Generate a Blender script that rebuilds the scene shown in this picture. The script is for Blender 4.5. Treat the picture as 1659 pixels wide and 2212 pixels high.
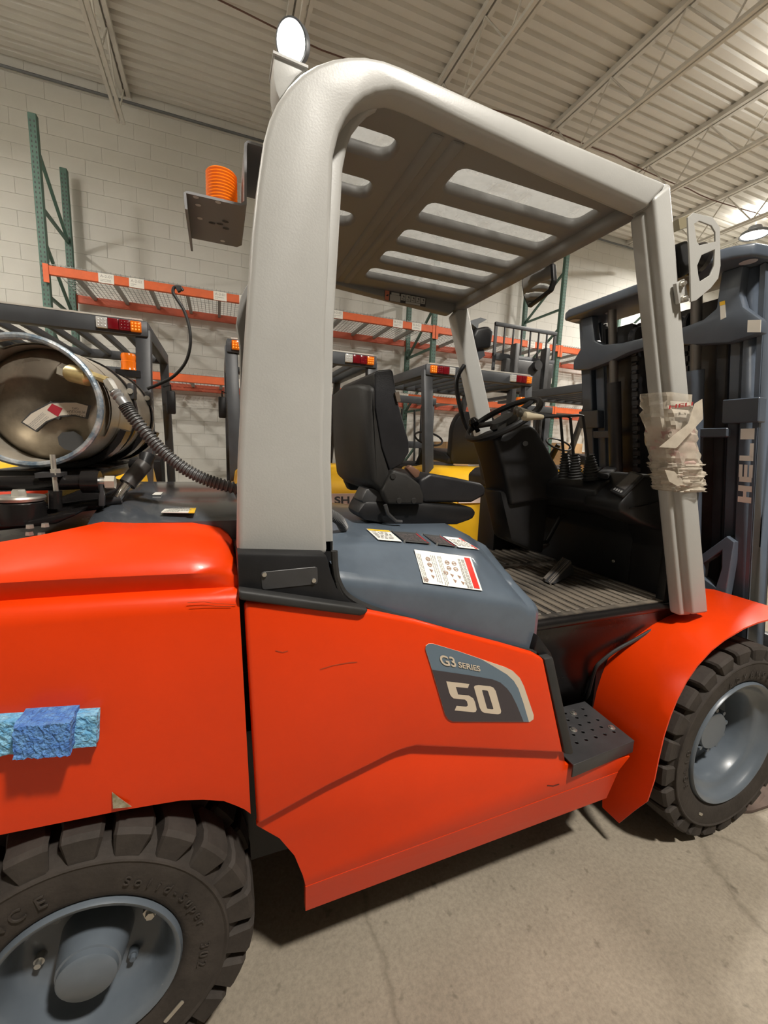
import bpy, bmesh, math, random
from mathutils import Vector, Matrix
random.seed(7)
for o in list(bpy.data.objects): bpy.data.objects.remove(o, do_unlink=True)
SC = bpy.context.scene
COL = SC.collection

# ------------------------------------------------------------------ camera
FPX = 905.46                      # focal length in pixels of the 1659 x 2212 frame
CX, CY = 829.5, 1106.0
AX = Vector((0.93084578, -0.02161214, 0.36477261))   # world X (truck forward) in camera right/down/forward
AY = Vector((-0.36352703, -0.15604206, 0.918422))    # world Y (away from the camera side)
AZ = Vector((0.0370708, -0.98751394, -0.1531077))    # world Z (up)
CAM = Vector((0, 0, 1.5))
cd = bpy.data.cameras.new('camera'); cam = bpy.data.objects.new('camera', cd); COL.objects.link(cam)
right = Vector((AX[0], AY[0], AZ[0])); down = Vector((AX[1], AY[1], AZ[1])); fwd = Vector((AX[2], AY[2], AZ[2]))
rm = Matrix((right, -down, -fwd)).transposed().to_4x4()
cam.matrix_world = Matrix.Translation(CAM) @ rm
cd.sensor_fit = 'HORIZONTAL'; cd.sensor_width = 36.0; cd.lens = 36.0 * FPX / 1659.0
cd.clip_start = 0.02; cd.clip_end = 100
SC.camera = cam

# ------------------------------------------------------------------ world, exposure
w = bpy.data.worlds.new('world'); SC.world = w; w.use_nodes = True
w.node_tree.nodes['Background'].inputs[0].default_value = (1.0, 0.95, 0.88, 1)
w.node_tree.nodes['Background'].inputs[1].default_value = 0.05
SC.view_settings.view_transform = 'Standard'; SC.view_settings.look = 'None'
SC.view_settings.exposure = 0.0; SC.view_settings.gamma = 1.0; SC.view_settings.use_curve_mapping = False
KEY = (1.3, -1.4, 5.45)           # high-bay lamps: positions of the fixtures under the roof joists
BAYS = [(KEY, 360, 0.16, 'the orange forklift'), ((-3.9, 3.4, 5.45), 185, 0.62, 'the open end of the racking, unseen, added to light the wall'), ((6.6, 2.9, 5.45), 300, 0.12, 'the parked yellow forklifts, unseen, added to light the wall'), ((9.6, 5.6, 5.74), 300, 0.03, 'the far end of the racking')]  # lamps over racking's open end and parked row: unseen, added to light the wall

# ------------------------------------------------------------------ helpers
def ray(px, py):
    d = Vector((px - CX, py - CY, FPX)); return Vector((AX.dot(d), AY.dot(d), AZ.dot(d)))
def P(px, py, X=None, Y=None, Z=None):
    d = ray(px, py)
    for a, v in enumerate((X, Y, Z)):
        if v is not None: return CAM + d * ((v - CAM[a]) / d[a])
def PY(pts, y): return [P(a, b, Y=y) for a, b in pts]
V = Vector
MATS = {}
def mat(name, col, rough=0.5, metal=0.0, var=0.0, scale=8.0, bump=0.0, bscale=None, coat=0.0, col2=None, emit=0.0, trans=0.0, alpha=1.0, stretch=None, thr=(0.35, 0.7), spec=0.5):
    if name in MATS: return MATS[name]
    m = bpy.data.materials.new(name); m.use_nodes = True; nt = m.node_tree; b = nt.nodes['Principled BSDF']
    c = (*col, 1)
    b.inputs['Base Color'].default_value = c; b.inputs['Roughness'].default_value = rough; b.inputs['Metallic'].default_value = metal
    b.inputs['Coat Weight'].default_value = coat; b.inputs['Coat Roughness'].default_value = 0.08
    b.inputs['Transmission Weight'].default_value = trans; b.inputs['Alpha'].default_value = alpha
    b.inputs['Specular IOR Level'].default_value = spec
    if emit > 0:
        b.inputs['Emission Color'].default_value = c; b.inputs['Emission Strength'].default_value = emit
    if var > 0 or bump > 0 or col2:
        tc = nt.nodes.new('ShaderNodeTexCoord'); mp = nt.nodes.new('ShaderNodeMapping')
        nt.links.new(tc.outputs['Object'], mp.inputs[0])
        if stretch: mp.inputs['Scale'].default_value = stretch
    if var > 0 or col2:
        n = nt.nodes.new('ShaderNodeTexNoise'); n.inputs['Scale'].default_value = scale; n.inputs['Detail'].default_value = 6
        n.inputs['Roughness'].default_value = 0.65
        nt.links.new(mp.outputs[0], n.inputs[0])
        r = nt.nodes.new('ShaderNodeValToRGB'); nt.links.new(n.outputs[0], r.inputs[0])
        r.color_ramp.elements[0].position = thr[0]; r.color_ramp.elements[1].position = thr[1]
        if col2: r.color_ramp.elements[0].color = c; r.color_ramp.elements[1].color = (*col2, 1)
        else:
            r.color_ramp.elements[0].color = (*[x * (1 - var) for x in col], 1)
            r.color_ramp.elements[1].color = (*[min(1, x * (1 + var)) for x in col], 1)
        nt.links.new(r.outputs[0], b.inputs['Base Color'])
        mr = nt.nodes.new('ShaderNodeMapRange'); nt.links.new(n.outputs[0], mr.inputs[0])
        mr.inputs['To Min'].default_value = max(0.02, rough - 0.08); mr.inputs['To Max'].default_value = min(1, rough + 0.1)
        nt.links.new(mr.outputs[0], b.inputs['Roughness'])
    if bump > 0:
        n2 = nt.nodes.new('ShaderNodeTexNoise'); n2.inputs['Scale'].default_value = bscale or scale * 6; n2.inputs['Detail'].default_value = 4
        nt.links.new(mp.outputs[0], n2.inputs[0])
        bp = nt.nodes.new('ShaderNodeBump'); bp.inputs['Strength'].default_value = bump; bp.inputs['Distance'].default_value = 0.01
        nt.links.new(n2.outputs[0], bp.inputs['Height']); nt.links.new(bp.outputs[0], b.inputs['Normal'])
    MATS[name] = m; return m

def tag(o, label=None, cat=None, group=None, kind=None):
    if label: o['label'] = label
    if cat: o['category'] = cat
    if group: o['group'] = group
    if kind: o['kind'] = kind
    return o
def link(o, parent=None):
    COL.objects.link(o)
    if parent:
        o.parent = parent; o.matrix_parent_inverse = parent_world(parent).inverted()
    return o
def parent_world(p):
    m = p.matrix_basis.copy()
    while p.parent: m = p.parent.matrix_basis @ p.matrix_parent_inverse @ m; p = p.parent
    return m
def thing(name, label, cat, loc, group=None, parent=None):
    o = bpy.data.objects.new(name, None); o.empty_display_size = 0.1; o.location = loc
    link(o, parent); return tag(o, label, cat, group)
def copy_tree(o, parent=None):
    c = o.copy(); COL.objects.link(c)
    if parent:
        c.parent = parent; c.matrix_parent_inverse = o.matrix_parent_inverse.copy()
    for ch in list(o.children): copy_tree(ch, c)
    return c

class MB:
    """collects shapes; build() makes ONE mesh object"""
    def __init__(s): s.bm = bmesh.new()
    def poly(s, pts): return s.bm.faces.new([s.bm.verts.new(p) for p in pts])
    def prism(s, pts, ext):
        e = V(ext); a = [s.bm.verts.new(p) for p in pts]; b = [s.bm.verts.new(V(p) + e) for p in pts]; n = len(a)
        s.bm.faces.new(a); s.bm.faces.new(b[::-1])
        for i in range(n): s.bm.faces.new((a[i], b[i], b[(i + 1) % n], a[(i + 1) % n]))
        return s
    def box(s, lo, hi, mtx=None):
        x0, y0, z0 = lo; x1, y1, z1 = hi
        pts = [V((x0, y0, z0)), V((x1, y0, z0)), V((x1, y1, z0)), V((x0, y1, z0))]
        if mtx:
            s.prism([mtx @ p for p in pts], (mtx.to_3x3() @ V((0, 0, z1 - z0))))
        else: s.prism(pts, (0, 0, z1 - z0))
        return s
    def cbox(s, c, size, rot=None):
        h = V(size) / 2; m = Matrix.Translation(c) @ (rot.to_4x4() if rot else Matrix.Identity(4))
        return s.box(-h, h, m)
    def bar(s, a, b, w, h, up=(0, 0, 1)):
        """rectangular bar from a to b; w across, h along up"""
        a = V(a); b = V(b); d = (b - a).normalized(); u = V(up); u = (u - d * u.dot(d)).normalized(); r = d.cross(u)
        pts = [a + r * w / 2 + u * h / 2, a - r * w / 2 + u * h / 2, a - r * w / 2 - u * h / 2, a + r * w / 2 - u * h / 2]
        return s.prism(pts, b - a)
    def loft(s, rings, closed=True, cap=True):
        vs = [[s.bm.verts.new(p) for p in r] for r in rings]; n = len(rings[0])
        for i in range(len(vs) - 1):
            for j in range(n if closed else n - 1):
                k = (j + 1) % n
                try: s.bm.faces.new((vs[i][j], vs[i][k], vs[i + 1][k], vs[i + 1][j]))
                except ValueError: pass
        if cap and closed:
            s.bm.faces.new(vs[0][::-1]); s.bm.faces.new(vs[-1])
        return s
    def tube(s, path, r, n=10, closed=False, cap=True):
        path = [V(p) for p in path]; m = len(path); rr = r if isinstance(r, (list, tuple)) else [r] * m
        t0 = (path[1] - path[0]).normalized(); u = t0.orthogonal().normalized(); rings = []
        for i in range(m):
            if closed: t = (path[(i + 1) % m] - path[i - 1]).normalized()
            else: t = (path[min(i + 1, m - 1)] - path[max(i - 1, 0)]).normalized()
            u = (u - t * u.dot(t)).normalized(); w_ = t.cross(u)
            rings.append([path[i] + (u * math.cos(a) + w_ * math.sin(a)) * rr[i] for a in [2 * math.pi * k / n for k in range(n)]])
        if closed: rings.append(rings[0]); return s.loft_closed(rings[:-1])
        return s.loft(rings, True, cap)
    def loft_closed(s, rings):
        vs = [[s.bm.verts.new(p) for p in r] for r in rings]; n = len(rings[0]); m = len(rings)
        for i in range(m):
            a, b = vs[i], vs[(i + 1) % m]
            for j in range(n): s.bm.faces.new((a[j], a[(j + 1) % n], b[(j + 1) % n], b[j]))
        return s
    def lathe(s, prof, c, axis=(0, 1, 0), n=32, closed=False):
        """prof: list of (radius, distance along axis)"""
        c = V(c); ax = V(axis).normalized(); u = ax.orthogonal().normalized(); w_ = ax.cross(u)
        rings = [[c + ax * h + (u * math.cos(t) + w_ * math.sin(t)) * max(r, 1e-5) for r, h in prof] for t in [2 * math.pi * k / n for k in range(n)]]
        vs = [[s.bm.verts.new(p) for p in r] for r in rings]; m = len(prof)
        for i in range(n):
            a, b = vs[i], vs[(i + 1) % n]
            for j in range(m if closed else m - 1):
                k = (j + 1) % m; s.bm.faces.new((a[j], a[k], b[k], b[j]))
        return s
    def cyl(s, a, b, r, n=16, r2=None):
        return s.tube([a, b], [r, r if r2 is None else r2], n)
    def build(s, name, m, parent=None, bevel=0.0, seg=2, smooth=True, ang=32, weld=True):
        bm = s.bm
        if weld: bmesh.ops.remove_doubles(bm, verts=bm.verts, dist=1e-5)
        bmesh.ops.recalc_face_normals(bm, faces=bm.faces)
        if bevel > 0:
            ed = [e for e in bm.edges if len(e.link_faces) == 2 and e.calc_face_angle(0) > math.radians(30)]
            bmesh.ops.bevel(bm, geom=ed, offset=bevel, segments=seg, profile=0.5, affect='EDGES', clamp_overlap=True)
        me = bpy.data.meshes.new(name); bm.to_mesh(me); bm.free()
        if smooth:
            for p in me.polygons: p.use_smooth = True
            me.set_sharp_from_angle(angle=math.radians(ang))
        me.materials.append(m)
        return link(bpy.data.objects.new(name, me), parent)

def rnd(pts, r, n=4):
    """round the corners of a polygon of Vectors"""
    out = []; m = len(pts)
    for i in range(m):
        p = V(pts[i]); a = V(pts[i - 1]) - p; b = V(pts[(i + 1) % m]) - p
        k = min(r, a.length * 0.45, b.length * 0.45); a = p + a.normalized() * k; b = p + b.normalized() * k
        for j in range(n + 1):
            t = j / n; out.append(a * (1 - t) ** 2 + p * 2 * t * (1 - t) + b * t * t)
    return out
def catmull(pts, k=6):
    pts = [V(p) for p in pts]; out = []
    for i in range(len(pts) - 1):
        p0 = pts[max(i - 1, 0)]; p1 = pts[i]; p2 = pts[i + 1]; p3 = pts[min(i + 2, len(pts) - 1)]
        for j in range(k):
            t = j / k
            out.append(0.5 * ((2 * p1) + (p2 - p0) * t + (2 * p0 - 5 * p1 + 4 * p2 - p3) * t * t + (3 * p1 - p0 - 3 * p2 + p3) * t ** 3))
    out.append(pts[-1]); return out
def interp(tab, x):
    if x <= tab[0][0]: return tab[0][1]
    for (a, b), (c, d) in zip(tab, tab[1:]):
        if x <= c: return b + (d - b) * (x - a) / (c - a)
    return tab[-1][1]
def arc(cx, cy, r, a0, a1, n=8):
    return [(cx + r * math.cos(math.radians(a0 + (a1 - a0) * i / n)), cy + r * math.sin(math.radians(a0 + (a1 - a0) * i / n))) for i in range(n + 1)]
def frame(o, U, Vv):
    U = V(U).normalized(); N = U.cross(V(Vv)).normalized(); W = N.cross(U)
    return Matrix.Translation(o) @ Matrix((U, W, N)).transposed().to_4x4()
def plate(name, outer, holes, t, mtx, m, parent=None, bev=0.0):
    """flat plate with real holes; 2D outlines in the plane of mtx, thickness t along +N"""
    cu = bpy.data.curves.new('plate', 'CURVE'); cu.dimensions = '2D'; cu.fill_mode = 'BOTH'
    for ol in [outer] + holes:
        sp = cu.splines.new('POLY'); sp.points.add(len(ol) - 1); sp.use_cyclic_u = True
        for i, p in enumerate(ol): sp.points[i].co = (p[0], p[1], 0, 1)
    cu.extrude = t / 2 - bev; cu.bevel_depth = bev; cu.bevel_resolution = 2; cu.offset = -bev
    o = bpy.data.objects.new('tmp', cu); COL.objects.link(o); bpy.context.view_layer.update()
    me = bpy.data.meshes.new_from_object(o.evaluated_get(bpy.context.evaluated_depsgraph_get()))
    bpy.data.objects.remove(o, do_unlink=True); bpy.data.curves.remove(cu)
    me.transform(mtx @ Matrix.Translation((0, 0, t / 2))); me.name = name
    me.materials.clear(); me.materials.append(m)
    for p in me.polygons: p.use_smooth = True
    me.set_sharp_from_angle(angle=math.radians(35))
    return link(bpy.data.objects.new(name, me), parent)
def text_mesh(s, depth=0.0, bold=0.0):
    cu = bpy.data.curves.new('t', 'FONT'); cu.body = s; cu.size = 1; cu.extrude = depth; cu.offset = bold
    o = bpy.data.objects.new('tmp', cu); COL.objects.link(o); bpy.context.view_layer.update()
    me = bpy.data.meshes.new_from_object(o.evaluated_get(bpy.context.evaluated_depsgraph_get()))
    bpy.data.objects.remove(o, do_unlink=True); bpy.data.curves.remove(cu); return me
def text(s, o, U, Vv, width, height, m, parent=None, name='lettering', depth=0.0006, bold=0.0):
    """text whose lower-left corner is at o, running along U, tops towards Vv, scaled to width x height"""
    me = text_mesh(s, 0.0, bold); xs = [v.co.x for v in me.vertices]; ys = [v.co.y for v in me.vertices]
    x0, x1, y0, y1 = min(xs), max(xs), min(ys), max(ys)
    U = V(U).normalized(); N = U.cross(V(Vv)).normalized(); Vn = V(Vv).normalized()
    for v in me.vertices:
        v.co = V(o) + U * ((v.co.x - x0) / (x1 - x0) * width) + Vn * ((v.co.y - y0) / (y1 - y0) * height) + N * depth
    me.name = name; me.materials.clear(); me.materials.append(m)
    return link(bpy.data.objects.new(name, me), parent)
def lines(mtx, w, h, rows, m, parent, seed=1, fill=0.85, name='print'):
    """rows of tiny print as thin flat marks on a sticker"""
    rg = random.Random(seed); mb = MB()
    for r in range(rows):
        y = h * (1 - (r + 0.5) / rows); x = 0
        while x < w * fill:
            l = w * rg.uniform(0.04, 0.12); hh = h / rows * 0.38
            mb.poly([mtx @ V(q) for q in ((x, y - hh / 2, 0), (x + l, y - hh / 2, 0), (x + l, y + hh / 2, 0), (x, y + hh / 2, 0))]); x += l + w * 0.025
            if rg.random() < 0.06: break
    return tag(mb.build(name, m, parent, smooth=False), kind='stuff')
# ------------------------------------------------------------------ materials
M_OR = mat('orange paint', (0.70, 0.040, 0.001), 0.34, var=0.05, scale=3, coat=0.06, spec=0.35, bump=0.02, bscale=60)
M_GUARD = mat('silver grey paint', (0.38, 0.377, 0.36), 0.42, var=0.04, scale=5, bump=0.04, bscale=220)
M_GUARDSH = mat('shaded guard grey paint', (0.20, 0.196, 0.188), 0.5, var=0.05, scale=5, bump=0.04, bscale=220)  # darker copy of the guard grey: underside and far-side shade put into the colour
M_HOOD = mat('blue grey paint', (0.088, 0.112, 0.142), 0.32, var=0.12, scale=7, coat=0.25, bump=0.02, bscale=90)
M_MAST = mat('mast blue grey paint', (0.075, 0.092, 0.12), 0.36, var=0.1, scale=5)
M_BLACK = mat('black plastic', (0.011, 0.011, 0.012), 0.45, spec=0.35, var=0.2, scale=9, bump=0.03, bscale=250)
M_GLOSSBLK = mat('gloss black paint', (0.010, 0.009, 0.009), 0.24, spec=0.35, var=0.15, scale=6)
M_DKMETAL = mat('dark metal', (0.04, 0.04, 0.042), 0.4, var=0.2, scale=9)
M_VINYL = mat('black vinyl', (0.013, 0.013, 0.015), 0.42, spec=0.4, var=0.15, scale=12, bump=0.08, bscale=300)
M_SEATSH = mat('seat shell plastic', (0.018, 0.017, 0.016), 0.55, spec=0.35, var=0.1, scale=12, bump=0.05, bscale=300)
M_RUB = mat('tyre rubber', (0.042, 0.035, 0.030), 0.75, spec=0.3, var=0.25, scale=14, bump=0.12, bscale=90)
M_RUBD = mat('black rubber', (0.02, 0.02, 0.02), 0.6, var=0.2, scale=14)
M_RIM = mat('rim grey paint', (0.105, 0.125, 0.148), 0.33, var=0.08, scale=8, coat=0.2)
M_ZINC = mat('zinc', (0.62, 0.60, 0.55), 0.35, metal=0.9, var=0.1, scale=30)
M_CHROME = mat('chrome', (0.85, 0.85, 0.85), 0.08, metal=1.0)
M_BEIGE = mat('beige vinyl print', (0.60, 0.51, 0.40), 0.5)
M_BLUEPR = mat('blue vinyl print', (0.115, 0.165, 0.215), 0.45)
M_DARKPR = mat('dark vinyl print', (0.045, 0.038, 0.045), 0.45)
M_WHITE = mat('white vinyl', (0.82, 0.80, 0.74), 0.45)
M_WHITEP = mat('white paint', (0.80, 0.79, 0.75), 0.4)
M_RED = mat('red vinyl', (0.72, 0.03, 0.02), 0.45)
M_YEL = mat('yellow vinyl', (0.85, 0.52, 0.03), 0.45)
M_INK = mat('black ink', (0.05, 0.05, 0.05), 0.6)
M_INKG = mat('grey ink', (0.33, 0.32, 0.30), 0.6)
M_ORREF = mat('orange lens', (0.95, 0.22, 0.01), 0.15, trans=0.35, emit=0.12)
M_REDREF = mat('red lens', (0.20, 0.006, 0.012), 0.15)
M_LENSW = mat('clear lens', (0.55, 0.55, 0.53), 0.15)
M_MIRROR = mat('mirror glass', (0.9, 0.9, 0.9), 0.03, metal=1.0)
M_FOAM = mat('blue foam', (0.07, 0.19, 0.52), 0.9, col2=(0.16, 0.36, 0.66), scale=70, bump=0.8, bscale=160, thr=(0.42, 0.72))
M_FOAML = mat('pale blue foam', (0.12, 0.36, 0.62), 0.9, col2=(0.30, 0.58, 0.75), scale=80, bump=0.9, bscale=120, thr=(0.4, 0.7))
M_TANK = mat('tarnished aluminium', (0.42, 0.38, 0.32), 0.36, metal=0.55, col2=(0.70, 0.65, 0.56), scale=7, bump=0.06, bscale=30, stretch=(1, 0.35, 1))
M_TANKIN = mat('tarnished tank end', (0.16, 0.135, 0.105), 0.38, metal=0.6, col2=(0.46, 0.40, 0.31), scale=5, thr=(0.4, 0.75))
M_RING = mat('scuffed blue steel', (0.16, 0.22, 0.28), 0.4, metal=0.5, col2=(0.55, 0.56, 0.56), scale=26, bump=0.25, bscale=60, thr=(0.4, 0.62))
M_BRASS = mat('dull brass', (0.55, 0.43, 0.20), 0.42, metal=0.6, var=0.2, scale=30)
M_YELLOW = mat('yellow paint', (0.83, 0.47, 0.015), 0.35, var=0.05, scale=4, coat=0.2)
M_DGREY = mat('charcoal paint', (0.055, 0.06, 0.068), 0.42, var=0.12, scale=6)
M_SLATE = mat('slate grey paint', (0.16, 0.17, 0.18), 0.45, var=0.1, scale=6)
M_GREEN = mat('rack green paint', (0.072, 0.150, 0.118), 0.5, var=0.15, scale=9)
M_BEAM = mat('rack orange paint', (0.74, 0.135, 0.035), 0.5, var=0.1, scale=6)
M_BEAMS = mat('rack rust orange paint', (0.56, 0.11, 0.055), 0.55, var=0.12, scale=6)
M_WIRE = mat('galvanised wire', (0.42, 0.42, 0.41), 0.45, metal=0.5)
M_WALL = mat('white block paint', (0.70, 0.69, 0.645), 0.75, var=0.05, scale=1.3, bump=0.12, bscale=45)
M_DECK = mat('roof deck paint', (0.74, 0.72, 0.67), 0.65, var=0.04, scale=2)
M_JOIST = mat('joist paint', (0.70, 0.68, 0.63), 0.6, var=0.06, scale=4)
M_LAMP = mat('lamp face', (1.0, 0.97, 0.90), 0.4, emit=28.0)
M_CARD = mat('cardboard', (0.48, 0.30, 0.15), 0.8, var=0.1, scale=9)
M_MATFL = mat('worn floor mat', (0.030, 0.027, 0.024), 0.6, col2=(0.21, 0.175, 0.135), scale=7, bump=0.1, bscale=80, stretch=(1.6, 0.6, 1), thr=(0.36, 0.72))
M_FILM = bpy.data.materials.new('crinkled clear film'); M_FILM.use_nodes = True
def film_mat(m, col, opaque, rough, transl=False):
    nt = m.node_tree; nt.nodes.clear(); out = nt.nodes.new('ShaderNodeOutputMaterial')
    tr = nt.nodes.new('ShaderNodeBsdfTransparent'); pb = nt.nodes.new('ShaderNodeBsdfPrincipled'); mx = nt.nodes.new('ShaderNodeMixShader')
    pb.inputs['Base Color'].default_value = (*col, 1); pb.inputs['Roughness'].default_value = rough
    n = nt.nodes.new('ShaderNodeTexNoise'); n.inputs['Scale'].default_value = 14; n.inputs['Detail'].default_value = 5
    tc = nt.nodes.new('ShaderNodeTexCoord'); nt.links.new(tc.outputs['Object'], n.inputs[0])
    mr = nt.nodes.new('ShaderNodeMapRange'); mr.inputs['From Min'].default_value = 0.3; mr.inputs['From Max'].default_value = 0.75
    mr.inputs['To Min'].default_value = opaque - 0.18; mr.inputs['To Max'].default_value = opaque + 0.25
    nt.links.new(n.outputs[0], mr.inputs[0]); nt.links.new(mr.outputs[0], mx.inputs[0])
    src = pb
    if transl:
        src = nt.nodes.new('ShaderNodeBsdfTranslucent'); src.inputs[0].default_value = (*col, 1)
    nt.links.new(tr.outputs[0], mx.inputs[1]); nt.links.new(src.outputs[0], mx.inputs[2]); nt.links.new(mx.outputs[0], out.inputs[0])
film_mat(M_FILM, (0.62, 0.55, 0.45), 0.5, 0.22)
M_POLY = bpy.data.materials.new('scuffed polycarbonate'); M_POLY.use_nodes = True; film_mat(M_POLY, (0.36, 0.36, 0.35), 0.5, 0.35, True)

def concrete():
    m = bpy.data.materials.new('stained concrete'); m.use_nodes = True; nt = m.node_tree; b = nt.nodes['Principled BSDF']; L = nt.links.new
    tc = nt.nodes.new('ShaderNodeTexCoord')
    def noise(sc, det=8, ro=0.6):
        n = nt.nodes.new('ShaderNodeTexNoise'); n.inputs['Scale'].default_value = sc; n.inputs['Detail'].default_value = det; n.inputs['Roughness'].default_value = ro
        L(tc.outputs['Object'], n.inputs[0]); return n
    def ramp(src, a, ca, b_, cb):
        r = nt.nodes.new('ShaderNodeValToRGB'); r.color_ramp.elements[0].position = a; r.color_ramp.elements[0].color = (*ca, 1)
        r.color_ramp.elements[1].position = b_; r.color_ramp.elements[1].color = (*cb, 1); L(src.outputs[0], r.inputs[0]); return r
    base = ramp(noise(2.2), 0.3, (0.235, 0.200, 0.153), 0.72, (0.335, 0.290, 0.226))
    grit = ramp(noise(75, 4, 0.7), 0.35, (0.62, 0.62, 0.62), 0.62, (1.06, 1.06, 1.05))
    spots = ramp(noise(22, 3, 0.5), 0.27, (0.40, 0.38, 0.36), 0.36, (1, 1, 1))
    m1 = nt.nodes.new('ShaderNodeMixRGB'); m1.blend_type = 'MULTIPLY'; m1.inputs[0].default_value = 0.55; L(base.outputs[0], m1.inputs[1]); L(grit.outputs[0], m1.inputs[2])
    m2 = nt.nodes.new('ShaderNodeMixRGB'); m2.blend_type = 'MULTIPLY'; m2.inputs[0].default_value = 0.6; L(m1.outputs[0], m2.inputs[1]); L(spots.outputs[0], m2.inputs[2])
    vo = nt.nodes.new('ShaderNodeTexVoronoi'); vo.feature = 'DISTANCE_TO_EDGE'; vo.inputs['Scale'].default_value = 0.55
    wn = noise(3, 5); mxv = nt.nodes.new('ShaderNodeMixRGB'); mxv.inputs[0].default_value = 0.12; L(tc.outputs['Object'], mxv.inputs[1]); L(wn.outputs['Color'], mxv.inputs[2]); L(mxv.outputs[0], vo.inputs['Vector'])
    cr = ramp(vo, 0.0, (0.45, 0.43, 0.4), 0.006, (1, 1, 1))
    m3 = nt.nodes.new('ShaderNodeMixRGB'); m3.blend_type = 'MULTIPLY'; m3.inputs[0].default_value = 0.5; L(m2.outputs[0], m3.inputs[1]); L(cr.outputs[0], m3.inputs[2])
    L(m3.outputs[0], b.inputs['Base Color']); b.inputs['Roughness'].default_value = 0.7
    bp = nt.nodes.new('ShaderNodeBump'); bp.inputs['Strength'].default_value = 0.25; bp.inputs['Distance'].default_value = 0.004
    L(noise(90, 5).outputs[0], bp.inputs['Height']); L(bp.outputs[0], b.inputs['Normal'])
    return m
M_FLOOR = concrete()

# ------------------------------------------------------------------ the room
XL, XR, YN, YF, ZC = -4.6, 13.0, -10.0, 7.45, 6.16
def struct(name, mb, m, label, **k): return tag(mb.build(name, m, None, **k), label, 'structure', kind='structure')
floor = struct('floor', MB().box((XL, YN, -0.2), (XR, YF, 0)), M_FLOOR, 'stained beige concrete warehouse floor', smooth=False)
wall_back = struct('wall_back', MB().box((XL, YF + 0.004, 0), (XR, YF + 0.2, ZC + 0.2)), M_WALL, 'white painted block wall behind the pallet racking', smooth=False)
struct('wall_left', MB().box((XL - 0.2, YN, 0), (XL, YF + 0.2, ZC + 0.2)), M_WALL, 'white painted side wall of the warehouse', smooth=False)
struct('wall_right', MB().box((XR, YN, 0), (XR + 0.2, YF + 0.2, ZC + 0.2)), M_WALL, 'white painted far end wall of the warehouse', smooth=False)
struct('wall_front', MB().box((XL, YN - 0.2, 0), (XR, YN, ZC + 0.2)), mat('bounce-cutting dark grey', (0.10, 0.10, 0.10), 0.7), 'unseen wall opposite the racking, made dark grey to cut bounce light', smooth=False)  # wall out of view, coloured dark to cut bounce light on the truck
# corrugated roof deck: flutes run along X
mb = MB(); y = YN; prof = []
while y < YF + 0.1:
    prof += [(y, ZC), (y + 0.085, ZC), (y + 0.1, ZC + 0.042), (y + 0.137, ZC + 0.042)]; y += 0.152
mb.loft([[V((XL, a, b)) for a, b in prof], [V((XR, a, b)) for a, b in prof]], closed=False, cap=False)
ceiling = struct('ceiling', mb, M_DECK, 'white corrugated steel roof deck', smooth=False)
JX = [-2.95, -1.08, 0.86, 2.77, 4.61, 6.51, 8.5, 10.4, 12.3]
def make_joist(x):
    mb = MB()
    for s in (-1, 1): mb.box((x + s * 0.012 - (0.05 if s < 0 else 0), YN, 6.10), (x + s * 0.012 + (0.05 if s > 0 else 0), YF, ZC)) 
    j = mb.build('roof_joist', M_JOIST, ceiling, smooth=False)
    mb = MB()
    for s in (-1, 1): mb.box((x + s * 0.010 - (0.038 if s < 0 else 0), YN, 5.5), (x + s * 0.010 + (0.038 if s > 0 else 0), YF - 0.45, 5.54))
    mb.build('bottom_chord', M_JOIST, j, smooth=False)
    mb = MB(); y = YF - 0.12; k = 0
    while y - 0.46 > YN:
        a, b = (6.11, 5.52) if k % 2 == 0 else (5.52, 6.11)
        mb.tube([(x, y, a), (x, y - 0.46, b)], 0.011, 6); y -= 0.46; k += 1
    mb.build('web_rod', M_JOIST, j)
    return j
j0 = make_joist(0.0); j0.location.x = JX[0]
for x in JX[1:]:
    c = copy_tree(j0, ceiling); c.location.x = x
# painted concrete blocks of the back wall, laid in running bond
bm_ = MB().cbox((0, 0, 0), (0.3975, 0.008, 0.1975)); blk = bm_.build('block', M_WALL, wall_back, bevel=0.0015, seg=1, smooth=False)
blkme = blk.data; first = True; spots = []
rest = MB()
for r in range(31):
    z = 0.1 + 0.2 * r
    for k in range(44):
        x = XL + 0.2 + 0.4 * k + (0.2 if r % 2 else 0)
        if x > XR - 0.2: continue
        p = V((x, YF - 0.002, z)); d = V((AX.dot(V((0, 0, 0))), 0, 0))
        q = p - CAM; xc = AX[0] * q.x + AY[0] * q.y + AZ[0] * q.z; yc_ = AX[1] * q.x + AY[1] * q.y + AZ[1] * q.z; zc = AX[2] * q.x + AY[2] * q.y + AZ[2] * q.z
        u, v = CX + FPX * xc / zc, CY + FPX * yc_ / zc
        vis = (-20 < u < 560 and 130 < v < 1040) or (680 < u < 1300 and 480 < v < 1000)
        spots.append((not vis, zc, x, z))
spots.sort()
for i, (nv, zc, x, z) in enumerate(spots):
    if i < 300:
        o = blk if i == 0 else blk.copy()
        if i: COL.objects.link(o)
        o.location = (x, YF - 0.002, z)
    else: rest.cbox((x, YF - 0.002, z), (0.3975, 0.008, 0.1975))
tag(rest.build('blocks', M_WALL, wall_back, smooth=False), kind='stuff')
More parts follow.
